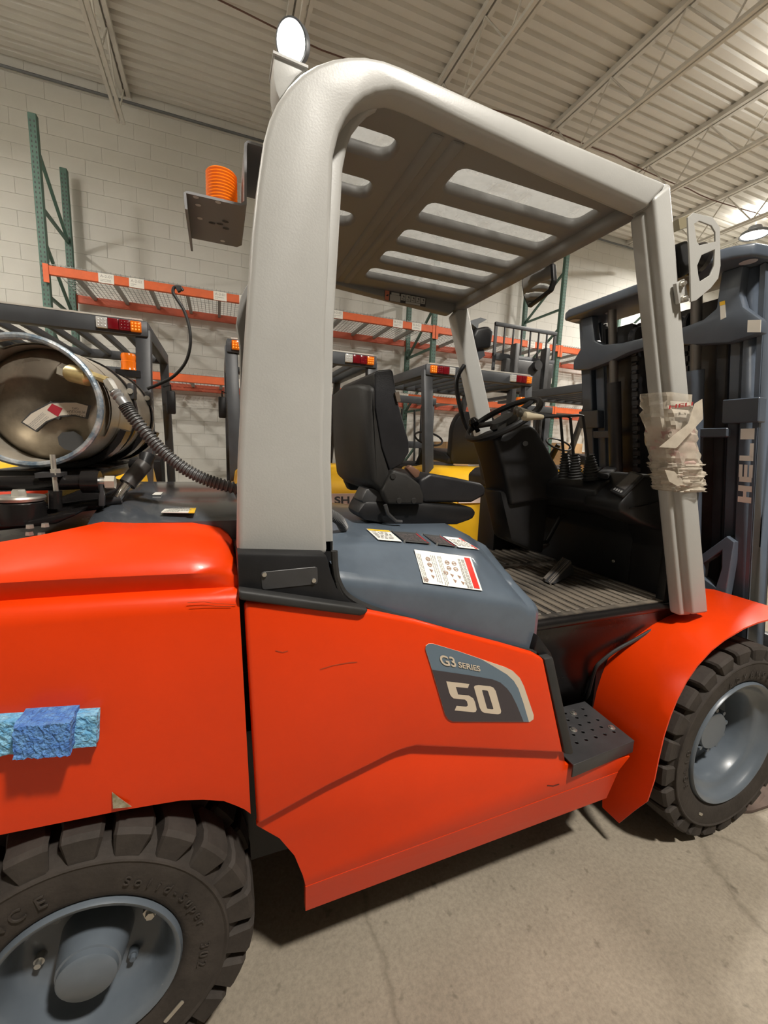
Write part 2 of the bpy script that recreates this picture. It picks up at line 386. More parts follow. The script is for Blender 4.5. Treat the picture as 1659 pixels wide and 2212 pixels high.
# conduits under the roof
pts = []
for i in range(60):
    x = -4.5 + i * 0.3; pts.append((x, 5.45 + 0.05 * math.sin(x), 6.03 - 0.06 * abs(math.sin(x * 1.67)) + 0.02 * math.sin(3.1 * x)))
tag(MB().tube(pts, 0.009, 6).build('roof_cable', mat('brown cable', (0.16, 0.085, 0.065), 0.6)), 'thin brown cable strung under the roof joists', 'cable')
tag(MB().tube([(XL, YF - 0.05, 6.02), (XR, YF - 0.05, 6.02)], 0.018, 8).build('wall_conduit', M_SLATE), 'dark conduit along the top of the block wall', 'conduit')
# high-bay lamps
def highbay(i, loc, power, upf, where):
    t = thing('high_bay_lamp', 'lit round high bay lamp hung from the roof over ' + where, 'lamp', (loc[0], loc[1], loc[2]), 'high bay lamps under the roof')
    x, y, z = loc
    MB().lathe([(0.0, 0.16), (0.10, 0.16), (0.12, 0.10), (0.21, 0.06), (0.235, 0.0), (0.225, 0.0), (0.20, 0.02), (0.0, 0.02)], loc, (0, 0, 1), 28).build('lamp_housing', M_DGREY, t)
    MB().lathe([(0.0, 0.012), (0.2, 0.012)], loc, (0, 0, 1), 28).build('lamp_face', M_LAMP, t)
    MB().cyl((x, y, z + 0.15), (x, y, ZC - 0.0), 0.012, 8).build('hanger', M_ZINC, t)
    ld = bpy.data.lights.new('high_bay_light', 'AREA'); ld.shape = 'DISK'; ld.size = 0.4; ld.energy = power; ld.color = (1.0, 0.945, 0.86); ld.spread = math.radians(175)
    lo = bpy.data.objects.new('light_source', ld); lo.location = (x, y, z - 0.012); link(lo, None)
    lo.parent = t; lo.matrix_parent_inverse = parent_world(t).inverted()
    lu = bpy.data.lights.new('added_uplight', 'AREA'); lu.shape = 'DISK'; lu.size = 0.3; lu.energy = power * upf; lu.color = (1.0, 0.955, 0.88); lu.spread = math.radians(175)  # upward light added above each fixture to brighten the roof deck
    lq = bpy.data.objects.new('light_source', lu); lq.location = (x, y, z + 0.19); lq.rotation_euler = (math.pi, 0, 0); link(lq, t)
for i, (l, p, u_, wh) in enumerate(BAYS): highbay(i, l, p, u_, wh)

# ------------------------------------------------------------------ pallet racking
YR, YB = 6.25, 7.32
RX = [-1.81, 0.71, 3.23, 5.76, 8.3]
LV = [(3.31, 0), (2.24, 1)]
def make_upright(x):
    t = thing('rack_upright', 'green punched steel rack upright frame at the open end of the racking', 'rack', (x, YR, 0), 'upright frames of the pallet racking')
    for yy in (YR, YB - 0.07):
        p = MB().box((x - 0.04, yy, 0), (x + 0.04, yy + 0.07, 4.95)).build('post', M_GREEN, t, bevel=0.006, seg=1)
        mb = MB(); z = 1.2
        while z < 4.9:
            for s in (-0.018, 0.018):
                mb.poly([(x + s - 0.007, yy - 0.0008, z), (x + s + 0.007, yy - 0.0008, z), (x + s + 0.005, yy - 0.0008, z + 0.024), (x + s - 0.005, yy - 0.0008, z + 0.024)])
            z += 0.0508
        tag(mb.build('punched_hole', M_INK, p, smooth=False), kind='stuff')
        MB().box((x - 0.06, yy - 0.01, 0), (x + 0.06, yy + 0.08, 0.012)).build('foot_plate', M_GREEN, t)
    z = 0.25; k = 0
    while z + 0.6 < 4.9:
        a, b = (YR + 0.06, YB - 0.06)
        MB().bar((x, a, z), (x, b, z), 0.03, 0.035).build('brace', M_GREEN, t, smooth=False)
        MB().bar((x, b, z), (x, a, z + 0.62), 0.03, 0.035).build('brace', M_GREEN, t, smooth=False) if k % 2 == 0 else MB().bar((x, b, z), (x, a, z + 0.62), 0.03, 0.035).build('brace', M_GREEN, t, smooth=False)
        z += 0.95; k += 1
    return t
u0 = make_upright(RX[0])
ORD = ['first', 'second', 'third', 'fourth', 'fifth']
for i, x in enumerate(RX[1:]):
    c = copy_tree(u0); c.location.x = x; c['label'] = 'green punched steel upright frame, %s from the open end of the racking' % ORD[i + 1]
lab = ['A-2-01', 'A-2-02', 'A-3-01', 'A-3-02', 'B-2-01', 'B-2-02', 'B-3-01', 'B-3-02']
for bi in range(4):
    x0, x1 = RX[bi] + 0.045, RX[bi + 1] - 0.045
    for z, lv in LV:
        nm = 'top' if lv == 0 else 'lower'
        for fr in (1, 0):
            yy = YR - 0.025 if fr else YB - 0.03
            lbl = ('orange front beam of the %s shelf with paper labels, %s bay from the open end' if fr else 'rust orange rear beam of the %s shelf by the wall, %s bay from the open end') % (nm, ORD[bi])
            t = thing('rack_beam', lbl, 'beam', (x0, yy, z), '%s %s rack beams' % (nm, 'front' if fr else 'rear'))
            mb = MB().box((x0, yy, z), (x1, yy + 0.05, z + 0.1)); mb.build('beam', M_BEAM if fr else M_BEAMS, t, bevel=0.004, seg=1)
            for s, xx in ((1, x0), (-1, x1)):
                MB().box((xx - 0.05 if s > 0 else xx - 0.005, yy - 0.006, z - 0.09), (xx + 0.005 if s > 0 else xx + 0.05, yy + 0.004, z + 0.11)).build('end_connector', M_BEAM if fr else M_BEAMS, t)
            if fr:
                for k, fx in enumerate((0.2, 0.33, 0.72, 0.85) if lv == 0 else (0.3, 0.78)):
                    cx_ = x0 + (x1 - x0) * fx
                    c = MB().box((cx_, yy - 0.004, z - 0.005), (cx_ + 0.16, yy - 0.0015, z + 0.105)).build('location_label', M_WHITE, t)
                    text(lab[(bi * 4 + lv * 2 + k) % 8], (cx_ + 0.02, yy - 0.0042, z + 0.055), (1, 0, 0), (0, 0, 1), 0.12, 0.03, M_INKG, c, 'lettering')
                    lines(frame((cx_ + 0.02, yy - 0.0046, z + 0.01), (1, 0, 0), (0, 0, 1)), 0.12, 0.03, 2, M_INKG, c, seed=k + bi)
                # upturned wire ends of the deck hooked over the beam
        for k in range(2):
            xa = x0 + 0.02 + k * (x1 - x0) / 2; xb = xa + (x1 - x0) / 2 - 0.04
            t = thing('wire_deck', 'wire deck on %s shelf, %s half of %s bay from open end' % (nm, ('first', 'second')[k], ORD[bi]), 'deck', (xa, YR, z + 0.1), '%s shelf wire decks' % nm)
            mb = MB(); xx = xa; zz = z + 0.103
            while xx < xb:
                mb.bar((xx, YR - 0.03, zz), (xx, YB + 0.02, zz), 0.005, 0.005); mb.bar((xx, YR - 0.03, zz + 0.002), (xx, YR - 0.03, zz + 0.022), 0.005, 0.005, (1, 0, 0)); xx += 0.05
            yv = YR - 0.03
            while yv < YB + 0.02:
                mb.bar((xa, yv, zz + 0.004), (xb, yv, zz + 0.004), 0.005, 0.005); yv += 0.1
            tag(mb.build('mesh_wire', M_WIRE, t, smooth=False), kind='stuff')
            for q in range(3):
                cx_ = xa + (xb - xa) * (q + 0.5) / 3
                MB().box((cx_ - 0.02, YR - 0.0, z + 0.055), (cx_ + 0.02, YB - 0.03, z + 0.1)).build('support_channel', mat('galvanised channel', (0.34, 0.33, 0.31), 0.5, metal=0.4), t)
# ------------------------------------------------------------------ the orange forklift (front = +X, near side = low Y)
YC = 1.56
FL = thing('forklift', 'large orange counterbalance forklift with grey overhead guard and black seat', 'forklift', (0.8, YC, 0))
def mir(y): return 2 * YC - y
YS = 0.905
# --- chassis: lower side plates (both sides) and core
low_px = [(1232, 1600), (1310, 1600), (1395, 1600), (1330, 1722), (1300, 1690), (660, 1916), (655, 1895), (636, 1850), (603, 1812), (553, 1786), (707, 1700), (865, 1624), (898, 1612)]
low = [P(a, b, Y=0.925) for a, b in [(1222, 1652), (1362, 1634), (1335, 1668), (660, 1916), (654, 1893), (636, 1850), (603, 1812), (553, 1784), (600, 1700), (800, 1600), (1214, 1600)]]
lowp = MB().prism(low, (0, 0.02, 0)).build('chassis_plate', M_OR, FL, bevel=0.003)
a, b = P(660, 1916, Y=0.925), P(1335, 1668, Y=0.925); c, d = P(1310, 1724, Y=0.955), P(660, 1968, Y=0.955)
MB().prism([a, b, c, d], (0, 0.02, 0.004)).build('sill_flange', M_OR, FL)
MB().prism([V((p.x, mir(0.925), p.z)) for p in low], (0, -0.02, 0)).build('chassis_plate', M_OR, FL)
MB().box((0.2, 1.20, 0.30), (1.40, mir(1.20), 0.86)).build('frame_core', M_GLOSSBLK, FL)
MB().box((-0.75, 1.12, 0.28), (0.22, mir(1.12), 0.70)).build('rear_axle_housing', M_GLOSSBLK, FL)
MB().box((1.40, 1.14, 0.20), (2.12, mir(1.14), 0.74)).build('front_axle_housing', M_GLOSSBLK, FL)
# --- upper side cover with its crease, near and far
cov_px = [(527, 1302), (660, 1307), (796, 1320), (898, 1341), (990, 1367), (1083, 1391), (1153, 1411), (1176, 1424), (1219, 1629), (1060, 1622), (898, 1615), (868, 1623), (845, 1633), (707, 1702), (556, 1786)]
cov = PY(cov_px, YS)
sc_ = MB().prism(cov, (0, 0.026, 0)).build('side_cover', M_OR, FL, bevel=0.011, seg=3)
MB().prism([V((p.x, mir(YS), p.z)) for p in cov], (0, -0.026, 0)).build('side_cover', M_OR, FL, bevel=0.011)
# scuffs on the cover
def scuff(pts, y, wdt, m, parent, name='scuff'):
    mb = MB(); q = PY(pts, y)
    for a, b in zip(q, q[1:]): mb.bar(a, b, 0.0006, wdt, (0, 0, 1))
    return mb.build(name, m, parent, smooth=False)
M_SCUFF = mat('dark scuff', (0.42, 0.05, 0.012), 0.5)
scuff([(691, 1446), (720, 1437), (755, 1431), (772, 1430)], YS - 0.0008, 0.0022, M_SCUFF, sc_)
scuff([(595, 1405), (610, 1409), (622, 1406)], YS - 0.0008, 0.002, M_SCUFF, sc_)
scuff([(1182, 1697), (1195, 1698), (1208, 1694)], 0.9245, 0.004, mat('black scuff', (0.09, 0.012, 0.008), 0.5), lowp)
# --- model badge
def yq(pts, y): return [P(900 + a * 270 / 1659, 1370 + b * 270 / 1659, Y=y) for a, b in pts]
yb_ = YS - 0.0022
out = [(118, 200), (125, 155), (160, 128), (220, 128), (560, 228), (900, 345), (1180, 440), (1280, 490), (1370, 580), (1425, 690), (1555, 1075), (1552, 1130), (1500, 1165), (480, 1160), (420, 1130), (380, 1070), (210, 490)]
badge = MB().prism(yq(out, yb_), (0, 0.002, 0)).build('model_badge', M_BEIGE, FL)
blue = [(118, 200), (125, 155), (160, 128), (220, 128), (560, 228), (860, 335), (1010, 420), (1200, 535), (1290, 620), (1350, 720), (1420, 920), (1490, 1163), (480, 1160), (420, 1130), (380, 1070), (210, 490)]
MB().poly(yq(blue, yb_ - 0.0006)); mb = MB(); mb.poly(yq(blue, yb_ - 0.0006)); mb.build('badge_field', M_BLUEPR, badge, smooth=False)
dark = [(205, 472), (700, 545), (1010, 600), (1110, 640), (1200, 720), (1260, 800), (1330, 940), (1420, 1162), (480, 1160), (420, 1130), (380, 1070)]
mb = MB(); mb.poly(yq(dark, yb_ - 0.0012)); mb.build('badge_field', M_DARKPR, badge, smooth=False)
five = [(393, 625), (700, 660), (680, 715), (520, 700), (550, 800), (690, 812), (750, 850), (775, 900), (797, 1000), (785, 1030), (755, 1036), (505, 1012), (530, 950), (660, 962), (680, 945), (668, 890), (640, 868), (490, 852), (455, 820), (435, 780)]
mb = MB(); mb.poly(yq(five, yb_ - 0.0018)); mb.build('lettering', M_BEIGE, badge, smooth=False); mb = MB()
oo = [(760, 700), (775, 682), (820, 675), (975, 690), (1020, 710), (1050, 755), (1122, 1020), (1115, 1050), (1080, 1063), (900, 1045), (860, 1020), (835, 970)]
oi = [(868, 745), (868, 745), (880, 742), (935, 748), (945, 755), (950, 765), (1018, 985), (1016, 995), (1000, 998), (945, 990), (935, 985), (930, 970)]
A, B = yq(oo, yb_ - 0.0018), yq(oi, yb_ - 0.0018)
for i in range(len(A)):
    k = (i + 1) % len(A)
    try: mb.poly([A[i], A[k], B[k], B[i]] if i else [A[0], A[1], B[1]])
    except Exception: pass
mb.build('lettering', M_BEIGE, badge, smooth=False)
def ytext(s, bl, br, tl, y, m, parent, cap=None):
    o, r, t = (yq([q], y)[0] for q in (bl, br, tl))
    return text(s, o, r - o, t - o, (r - o).length, (t - o).length, m, parent, bold=0.022)
ytext('G3', (335, 408), (535, 440), (290, 268), yb_ - 0.0018, M_BEIGE, badge)
ytext('SERIES', (560, 438), (848, 495), (548, 362), yb_ - 0.0018, M_BEIGE, badge)

# --- counterweight: lofted sections along X
def cw_sec(x):
    zb = interp([(-0.95, 0.66), (-0.60, 0.705), (-0.43, 0.715), (-0.19, 0.702), (-0.1, 0.692), (-0.03, 0.672), (0.02, 0.63), (0.056, 0.585)], x)
    yt = interp([(-0.9, 1.0), (-0.42, 1.0), (-0.34, 1.04), (-0.25, 1.13), (0.06, 1.15)], x)
    k = interp([(-0.95, 0.18), (-0.75, 0.05), (-0.55, 0.0), (0.06, 0.0)], x)      # tail tapers in
    e = interp([(-0.9, 0.0), (-0.02, 0.0), (0.036, 0.035)], x)
    zt = interp([(-0.9, 1.275), (-0.42, 1.288), (-0.25, 1.305), (-0.05, 1.302), (0.015, 1.285), (0.036, 1.25)], x)
    f = zt - 1.302
    zm = 0.012 * math.sin((x + 0.9) * 3.2)
    p = [(1.04, zb + 0.012), (0.945, zb), (0.912, zb + 0.022), (0.906, zb + 0.07), (0.904, 0.97), (0.906, 1.141 + zm), (0.911, 1.165 + zm), (0.926, 1.177 + zm), (0.944, 1.181 + zm),
         (0.932 + e * .4, 1.208 + zm), (0.926 + e, 1.220 + zm), (0.935 + e, 1.237 + zm + f * .3), (0.956 + e, 1.259 + f * .6), (min(1.01, yt - 0.03) + e * .7, 1.286 + f), (yt, zt), (yt + 0.01, zt - 0.03)]
    sh_ = interp([(-0.2, 0.0), (0.0, 1.0)], x) * 0.034
    return [V((x + (1.15 - z_) * sh_, y_ + k, z_)) for y_, z_ in p]
xs = [-0.95, -0.85, -0.75, -0.65, -0.55, -0.48, -0.42, -0.38, -0.34, -0.30, -0.25, -0.2, -0.15, -0.1, -0.06, -0.02, 0.005, 0.022, 0.035]
mb = MB(); S = [cw_sec(x) for x in xs]
mb.loft(S, closed=False, cap=False)
mb.loft([[V((p.x, mir(p.y), p.z)) for p in s] for s in S], closed=False, cap=False)
e_ = S[-1]; mb.poly([V(p) for p in e_] + [V((e_[-1].x, 1.25, 1.2)), V((e_[-1].x, 1.25, 0.62))])
e_ = S[0]; mb.poly([V(p) for p in e_] + [V((e_[0].x, mir(p.y), p.z)) for p in reversed(e_)])
cw = mb.build('counterweight', M_OR, FL, ang=40)
# torn patch and paint chip on the counterweight
M_BARE = mat('bare chipped metal', (0.25, 0.22, 0.12), 0.4, metal=0.5, col2=(0.62, 0.58, 0.48), scale=60)
MB().prism(PY([(242, 1712), (262, 1728), (284, 1743), (244, 1747)], 0.9035), (0, 0.002, 0)).build('paint_chip', M_BARE, cw, smooth=False)
scuff([(405, 1302), (440, 1300), (470, 1304), (510, 1306)], 0.9045, 0.0012, M_SCUFF, cw); scuff([(410, 1311), (450, 1309), (500, 1310)], 0.9045, 0.001, M_SCUFF, cw)
# tank bay floor and rear hood deck
MB().box((-0.9, 1.03, 1.10), (-0.20, mir(1.03), 1.235)).build('tank_bay', M_GLOSSBLK, FL, bevel=0.01)
deck = []
for x in (-0.29, -0.25, -0.2, -0.1, 0.0, 0.055):
    row = []
    for y_ in (1.115, 1.14, 1.2, 1.35, 1.56, 1.77, 1.92, 1.98, 2.0):
        u = (y_ - 1.56) / 0.44
        row.append(V((x - (0.05 * (y_ - 1.12)), y_, 1.345 - 0.042 * abs(u) ** 3 - (0.02 if x < -0.28 else 0))))
    deck.append(row)
mb = MB(); mb.loft(deck, closed=False, cap=False); mb.loft([deck[0], [p + V((0, 0, -0.1)) for p in deck[0]]], closed=False, cap=False)
mb.loft([[r[0] for r in deck], [r[0] + V((0, 0, -0.05)) for r in deck]], closed=False, cap=False)
rd = mb.build('rear_deck', mat('gloss slate paint', (0.06, 0.068, 0.08), 0.16, var=0.1, scale=6, coat=0.4), FL)
# stickers on the rear deck
def zst(name, px4, z, parent, m, dz=0.0):
    q = [P(a, b, Z=z) for a, b in px4]
    return MB().prism([p + V((0, 0, dz)) for p in q], (0, 0, -0.002)).build(name, m, parent, smooth=False), q
z_ = 1.3405
st, q = zst('warning_sticker', [(348, 1106), (366, 1090), (427, 1088), (420, 1107)], 1.322, rd, M_WHITE)
zst('yellow_band', [(407, 1107), (414, 1088), (427, 1088), (420, 1107)], 1.3225, st, M_YEL)
lines(frame(q[0] + (q[3] - q[0]) * 0.06 + V((0, 0, 0.0012)), q[3] - q[0], q[1] - q[0]), 0.06, 0.09, 6, M_INKG, st, 4)
zst('small_sticker', [(329, 1068), (336, 1063), (352, 1063), (347, 1068)], 1.343, rd, M_WHITE)

# --- guard base bracket and trim on top of the body
gb = MB().prism(PY([(512, 1196), (706, 1199), (716, 1240), (728, 1270), (760, 1300), (792, 1322), (700, 1308), (515, 1288)], 0.925), (0, 0.15, 0)).build('guard_base', M_BLACK, FL, bevel=0.006)
cp = MB().prism(rnd(PY([(563, 1236), (686, 1224), (687, 1262), (566, 1275)], 0.923), 0.008), (0, 0.004, 0)).build('cover_plate', M_DKMETAL, gb, bevel=0.001, seg=1)
for px in ((571, 1241), (678, 1254)):
    MB().lathe([(0, -0.003), (0.005, -0.003), (0.0055, 0.002)], P(*px, Y=0.9215), (0, 1, 0), 10).build('screw', M_ZINC, cp)
MB().prism(PY([(515, 1276), (560, 1282), (700, 1302), (797, 1316), (792, 1326), (780, 1332), (700, 1322), (517, 1297)], 0.895), (0, 0.04, 0)).build('trim_strip', M_RUBD, FL, bevel=0.006, seg=3)
MB().box((0.03, 1.03, 1.0), (0.27, mir(1.03), 1.255)).build('guard_crossmember', M_BLACK, FL)
far_gb = MB().prism([V((p.x, 2.16, p.z)) for p in PY([(512, 1196), (706, 1199), (716, 1288), (515, 1288)], 0.962)], (0, -0.12, 0)).build('guard_base', M_BLACK, FL)

# --- hood with sloped shoulders
Lp = [(p.x, p.z) for p in PY([(738, 1272), (760, 1291), (810, 1313), (900, 1341), (1000, 1369), (1100, 1393), (1152, 1405)], 0.95)]
Cp = [(p.x, p.z) for p in PY([(735, 1250), (900, 1270), (1083, 1297), (1125, 1303), (1145, 1320)], 0.95)]
Up = [(p.x, p.z) for p in PY([(715, 1180), (900, 1180), (1010, 1193), (1050, 1207), (1085, 1240)], 1.10)]
def hood_sec(x):
    l, c_, u = interp(Lp, x), interp(Cp, x), interp(Up, x)
    fr = max(0, (x - 0.82) / 0.10)
    t = 1.232 - 0.02 * max(0, (x - 0.55)) - 0.05 * fr * fr
    top = min(t, u + 0.06 + 0.02)
    p = [(0.951, l), (0.950, c_ - 0.022), (0.952, c_ - 0.007), (0.958, c_ + 0.004), (0.97, c_ + 0.014), (1.08, u - 0.014), (1.10, u), (1.125, u + 0.008), (1.25, max(u + 0.012, top - 0.012)), (1.40, max(u + 0.014, top))]
    return [V((x, y_, z_)) for y_, z_ in p] + [V((x, mir(y_), z_)) for y_, z_ in reversed(p)]
mb = MB(); hx = [0.262, 0.275, 0.285, 0.31, 0.34, 0.38, 0.45, 0.55, 0.65, 0.73, 0.79, 0.83, 0.862, 0.885]
S = [hood_sec(x) for x in hx]
e_ = [V(p) for p in S[-1]]; cen = V((0, YC, 1.0))
S.append([V((p.x + 0.018, YC + (p.y - YC) * 0.985, 0.9 + (p.z - 0.9) * 0.965)) for p in e_])
S.append([V((p.x + 0.026, YC + (p.y - YC) * 0.95, 0.9 + (p.z - 0.9) * 0.88)) for p in e_])
S.append([V((p.x + 0.030, YC + (p.y - YC) * 0.93, 0.9 + (p.z - 0.9) * 0.0)) for p in e_])
mb.loft(S, closed=False, cap=False)
hood = mb.build('hood', M_HOOD, FL, ang=24)
MB().box((0.25, 0.99, 0.86), (0.88, mir(0.99), 1.0)).build('engine_bay', M_BLACK, FL)
# rubber seal under the hood edge
sl = catmull(PY([(722, 1190), (724, 1225), (731, 1258), (752, 1289), (806, 1316), (900, 1344), (1000, 1372), (1100, 1397), (1155, 1410)], 0.935), 5)
MB().tube(sl, 0.0085, 8).build('hood_seal', M_RUBD, FL)
MB().tube([p + V((0.0, -0.004, -0.013)) for p in sl[8:]], 0.005, 6).build('hood_seal', M_RUBD, FL)
# stickers on the hood shoulder: sit on the sloped faces
def on_hood(px, py, back=0.010):
    """point on the sloped hood shoulder under a pixel: march along the ray"""
    d = ray(px, py).normalized(); t = 1.0; st_ = 0.012
    def under(t):
        p = CAM + d * t; s = hood_sec(min(max(p.x, 0.262), 0.885)); return p.y > 0.87 and p.z < interp(sorted((q.y, q.z) for q in s[:10]), p.y)
    while t < 2.6 and not under(t): t += st_
    lo, hi = t - st_, t
    for i in range(7):
        m_ = (lo + hi) / 2
        if under(m_): hi = m_
        else: lo = m_
    return CAM + d * hi + V((0, -0.3, 0.8)) * back * 0.6
def bil(px4, u, v):
    a, b, c, e = (V((p[0], p[1], 0)) for p in px4); r = a * (1 - u) * (1 - v) + b * u * (1 - v) + c * u * v + e * (1 - u) * v; return (r.x, r.y)
def hquad(mb, px4, u0, v0, u1, v1, back): mb.poly([on_hood(*bil(px4, u, v), back) for u, v in ((u0, v0), (u1, v0), (u1, v1), (u0, v1))])
def hood_sticker(name, px4, m, parent):
    mb = MB(); mb.loft([[on_hood(*bil(px4, i / 6, j / 6)) for i in range(7)] for j in range(7)], closed=False, cap=False)
    return mb.build(name, m, parent, smooth=False)
big = [(894, 1190), (1016, 1206), (1041, 1279), (914, 1262)]
st = hood_sticker('safety_sticker', big, M_WHITE, hood)
def sub(q, n, u0, v0, u1, v1, lift):
    f = lambda u, v: q[0] + (q[1] - q[0]) * u * (1 - v) + (q[2] - q[3]) * u * v + (q[3] - q[0]) * v + n * lift
    return [f(u0, v0), f(u1, v0), f(u1, v1), f(u0, v1)]
mb = MB(); hquad(mb, big, 0.87, 0.05, 0.965, 0.5, 0.0125); hquad(mb, big, 0.87, 0.5, 0.965, 0.96, 0.0125); mb.build('red_band', M_RED, st, smooth=False)
mb = MB()
for (u, v, s) in [(0.2, 0.25, 1), (0.2, 0.42, 1), (0.53, 0.28, 1), (0.53, 0.45, 1), (0.65, 0.28, 1), (0.65, 0.45, 1), (0.55, 0.66, 0), (0.67, 0.68, 0), (0.57, 0.82, 0), (0.7, 0.85, 0), (0.2, 0.6, 0), (0.2, 0.78, 0), (0.06, 0.9, 1), (0.45, 0.6, 1)]:
    if s:
        for k in range(8):
            t0, t1 = k * math.pi / 4, (k + 1) * math.pi / 4; R1, R0 = 0.042, 0.03
            mb.poly([on_hood(*bil(big, u + r * math.cos(t), v + 1.5 * r * math.sin(t)), 0.0125) for r, t in ((R1, t0), (R1, t1), (R0, t1), (R0, t0))])
        hquad(mb, big, u - 0.028, v - 0.01, u + 0.028, v + 0.01, 0.0125)
    else:
        mb.poly([on_hood(*bil(big, u + a_, v + b_), 0.0125) for a_, b_ in ((-0.03, -0.05), (0.03, -0.02), (0.0, 0.06))])
tag(mb.build('pictogram', mat('brown ink', (0.28, 0.17, 0.12), 0.6), st, smooth=False), kind='stuff')
mb = MB(); rg = random.Random(3)
for (ua, ub) in ((0.02, 0.10), (0.26, 0.36), (0.38, 0.46), (0.74, 0.79), (0.80, 0.855)):
    for k in range(3):
        u = ua + (ub - ua) * k / 3; v = 0.12
        while v < 0.92:
            l = rg.uniform(0.05, 0.12); hquad(mb, big, u, v, u + 0.010, v + l, 0.0125); v += l + 0.02
tag(mb.build('print', M_INKG, st, smooth=False), kind='stuff')
for nm, px4, m in (('warning_sticker', [(791, 1145), (840, 1149), (868, 1173), (817, 1169)], M_WHITE), ('data_plate', [(846, 1150), (900, 1154), (930, 1178), (874, 1173)], M_INK),
                   ('data_plate', [(912, 1156), (950, 1160), (986, 1184), (944, 1179)], M_INK), ('warning_sticker', [(956, 1161), (993, 1165), (1035, 1190), (990, 1185)], M_WHITE)):
    st = hood_sticker(nm, px4, m, hood); mb = MB(); rg = random.Random(len(nm) + px4[0][0])
    for r in range(5):
        u = 0.08
        while u < 0.8:
            l = rg.uniform(0.08, 0.22); v = 0.25 + r * 0.13; hquad(mb, px4, u, v, min(u + l, 0.88), v + 0.05, 0.0125); u += l + 0.05
    tag(mb.build('print', M_INKG if m is M_WHITE else mat('faint ink', (0.16, 0.13, 0.13), 0.5), st, smooth=False), kind='stuff')
    mb = MB()
    if m is M_WHITE:
        if px4[0][0] < 900: hquad(mb, px4, 0.02, 0.02, 0.98, 0.15, 0.0125)
        else: hquad(mb, px4, 0.86, 0.03, 0.95, 0.97, 0.0125)
        mb.build('colour_band', M_YEL if px4[0][0] < 900 else M_RED, st, smooth=False)
    else:
        hquad(mb, px4, 0.88, 0.1, 0.95, 0.95, 0.0125); mb.build('colour_band', mat('dull red ink', (0.35, 0.03, 0.04), 0.5), st, smooth=False)
        for uv in ((0.0, 0.0), (0.97, 0.0), (0.0, 0.97), (0.97, 0.97)):
            MB().lathe([(0, 0.0125), (0.0035, 0.002), (0.004, -0.002)], on_hood(*bil(px4, *uv), 0.002), (0, -0.5, 0.86), 8).build('rivet', M_ZINC, st)
# --- overhead guard: two side frames, roof, header, pillars
go = [(512, 1197), (515, 1000), (525, 800), (545, 500), (557, 390), (570, 300), (583, 252), (600, 215), (622, 183), (650, 155), (683, 135), (720, 122), (755, 117), (790, 117), (830, 125), (870, 140), (1000, 200), (1200, 290), (1446, 395)]
gi = [(1400, 447), (1200, 356), (1000, 263), (900, 214), (870, 202), (850, 196), (815, 200), (790, 210), (770, 225), (750, 250), (735, 280), (722, 330), (715, 500), (705, 700), (700, 1000), (708, 1199)]
fo = PY(go + gi, 0.972)
guard = MB().prism(fo, (0, 0.06, 0)).build('guard_frame', M_GUARD, FL, bevel=0.013, seg=3, ang=40)
gi2 = [(1404, 470), (1200, 380), (1000, 285), (900, 234), (872, 224), (845, 220), (822, 226), (800, 238), (782, 256), (764, 280), (752, 310), (742, 360), (733, 520), (722, 700), (716, 1000), (722, 1199)]
MB().prism([V((p.x + 0.012, 1.03, p.z - 0.004)) for p in PY(go[:-1], 0.972)] + PY(gi2, 1.03), (0, 0.03, 0)).build('guard_flange', M_GUARD, FL, bevel=0.009, seg=3, ang=40)
ff = [V((max(p.x, 0.10) if p.z < 2.0 else p.x, mir(0.972), p.z)) for p in fo]
fg = MB().prism(ff, (0, -0.06, 0)).build('guard_frame', M_GUARDSH, FL, bevel=0.012, seg=2, ang=40)
# roof sheet with real slots
def r2(x0, y0, x1, y1, r): return [(p.x, p.y) for p in rnd([V((x0, y0, 0)), V((x1, y0, 0)), V((x1, y1, 0)), V((x0, y1, 0))], r, 4)]
holes = []
for i in range(5):
    y0 = 1.138 + 0.1825 * i; holes.append(r2(0.645, y0, 1.165 + 0.004 * i, y0 + 0.108, 0.03))
for i in range(5): holes.append(r2(0.31, 1.115 + 0.189 * i, 0.447, 1.195 + 0.189 * i, 0.035))
roof = plate('guard_roof', [(0.28, 1.0), (1.21, 1.0), (1.21, 2.12), (0.28, 2.12)], holes, 0.034, frame((0, 0, 2.270), (1, 0, 0), (0, 1, 0)), M_GUARDSH, FL, 0.012)
rp = [(0.30, 2.303), (0.255, 2.292), (0.215, 2.270), (0.18, 2.24), (0.155, 2.20), (0.14, 2.15)]
rq = [(0.155, 2.15), (0.170, 2.195), (0.193, 2.23), (0.225, 2.257), (0.262, 2.270), (0.30, 2.272)]
MB().prism([V((x, 1.02, z)) for x, z in rp + rq], (0, 1.08, 0)).build('roof_rear_edge', M_GUARDSH, FL)
for x in (0.525, 0.585): MB().prism([V((x + dx, 1.05, 2.274 + dz)) for dx, dz in ((-0.022, 0), (-0.012, -0.012), (0.012, -0.012), (0.022, 0))], (0, 1.02, 0)).build('roof_rib', M_GUARDSH, FL, bevel=0.006)
MB().prism(rnd([V((1.195, 0.99, 2.235)), V((1.255, 0.99, 2.24)), V((1.262, 0.99, 2.30)), V((1.19, 0.99, 2.305))], 0.02), (0, 1.14, 0)).build('roof_header', M_GUARDSH, FL)
MB().box((0.30, 1.03, 2.3045), (1.19, 2.09, 2.3095)).build('roof_pane', M_POLY, FL, smooth=False)
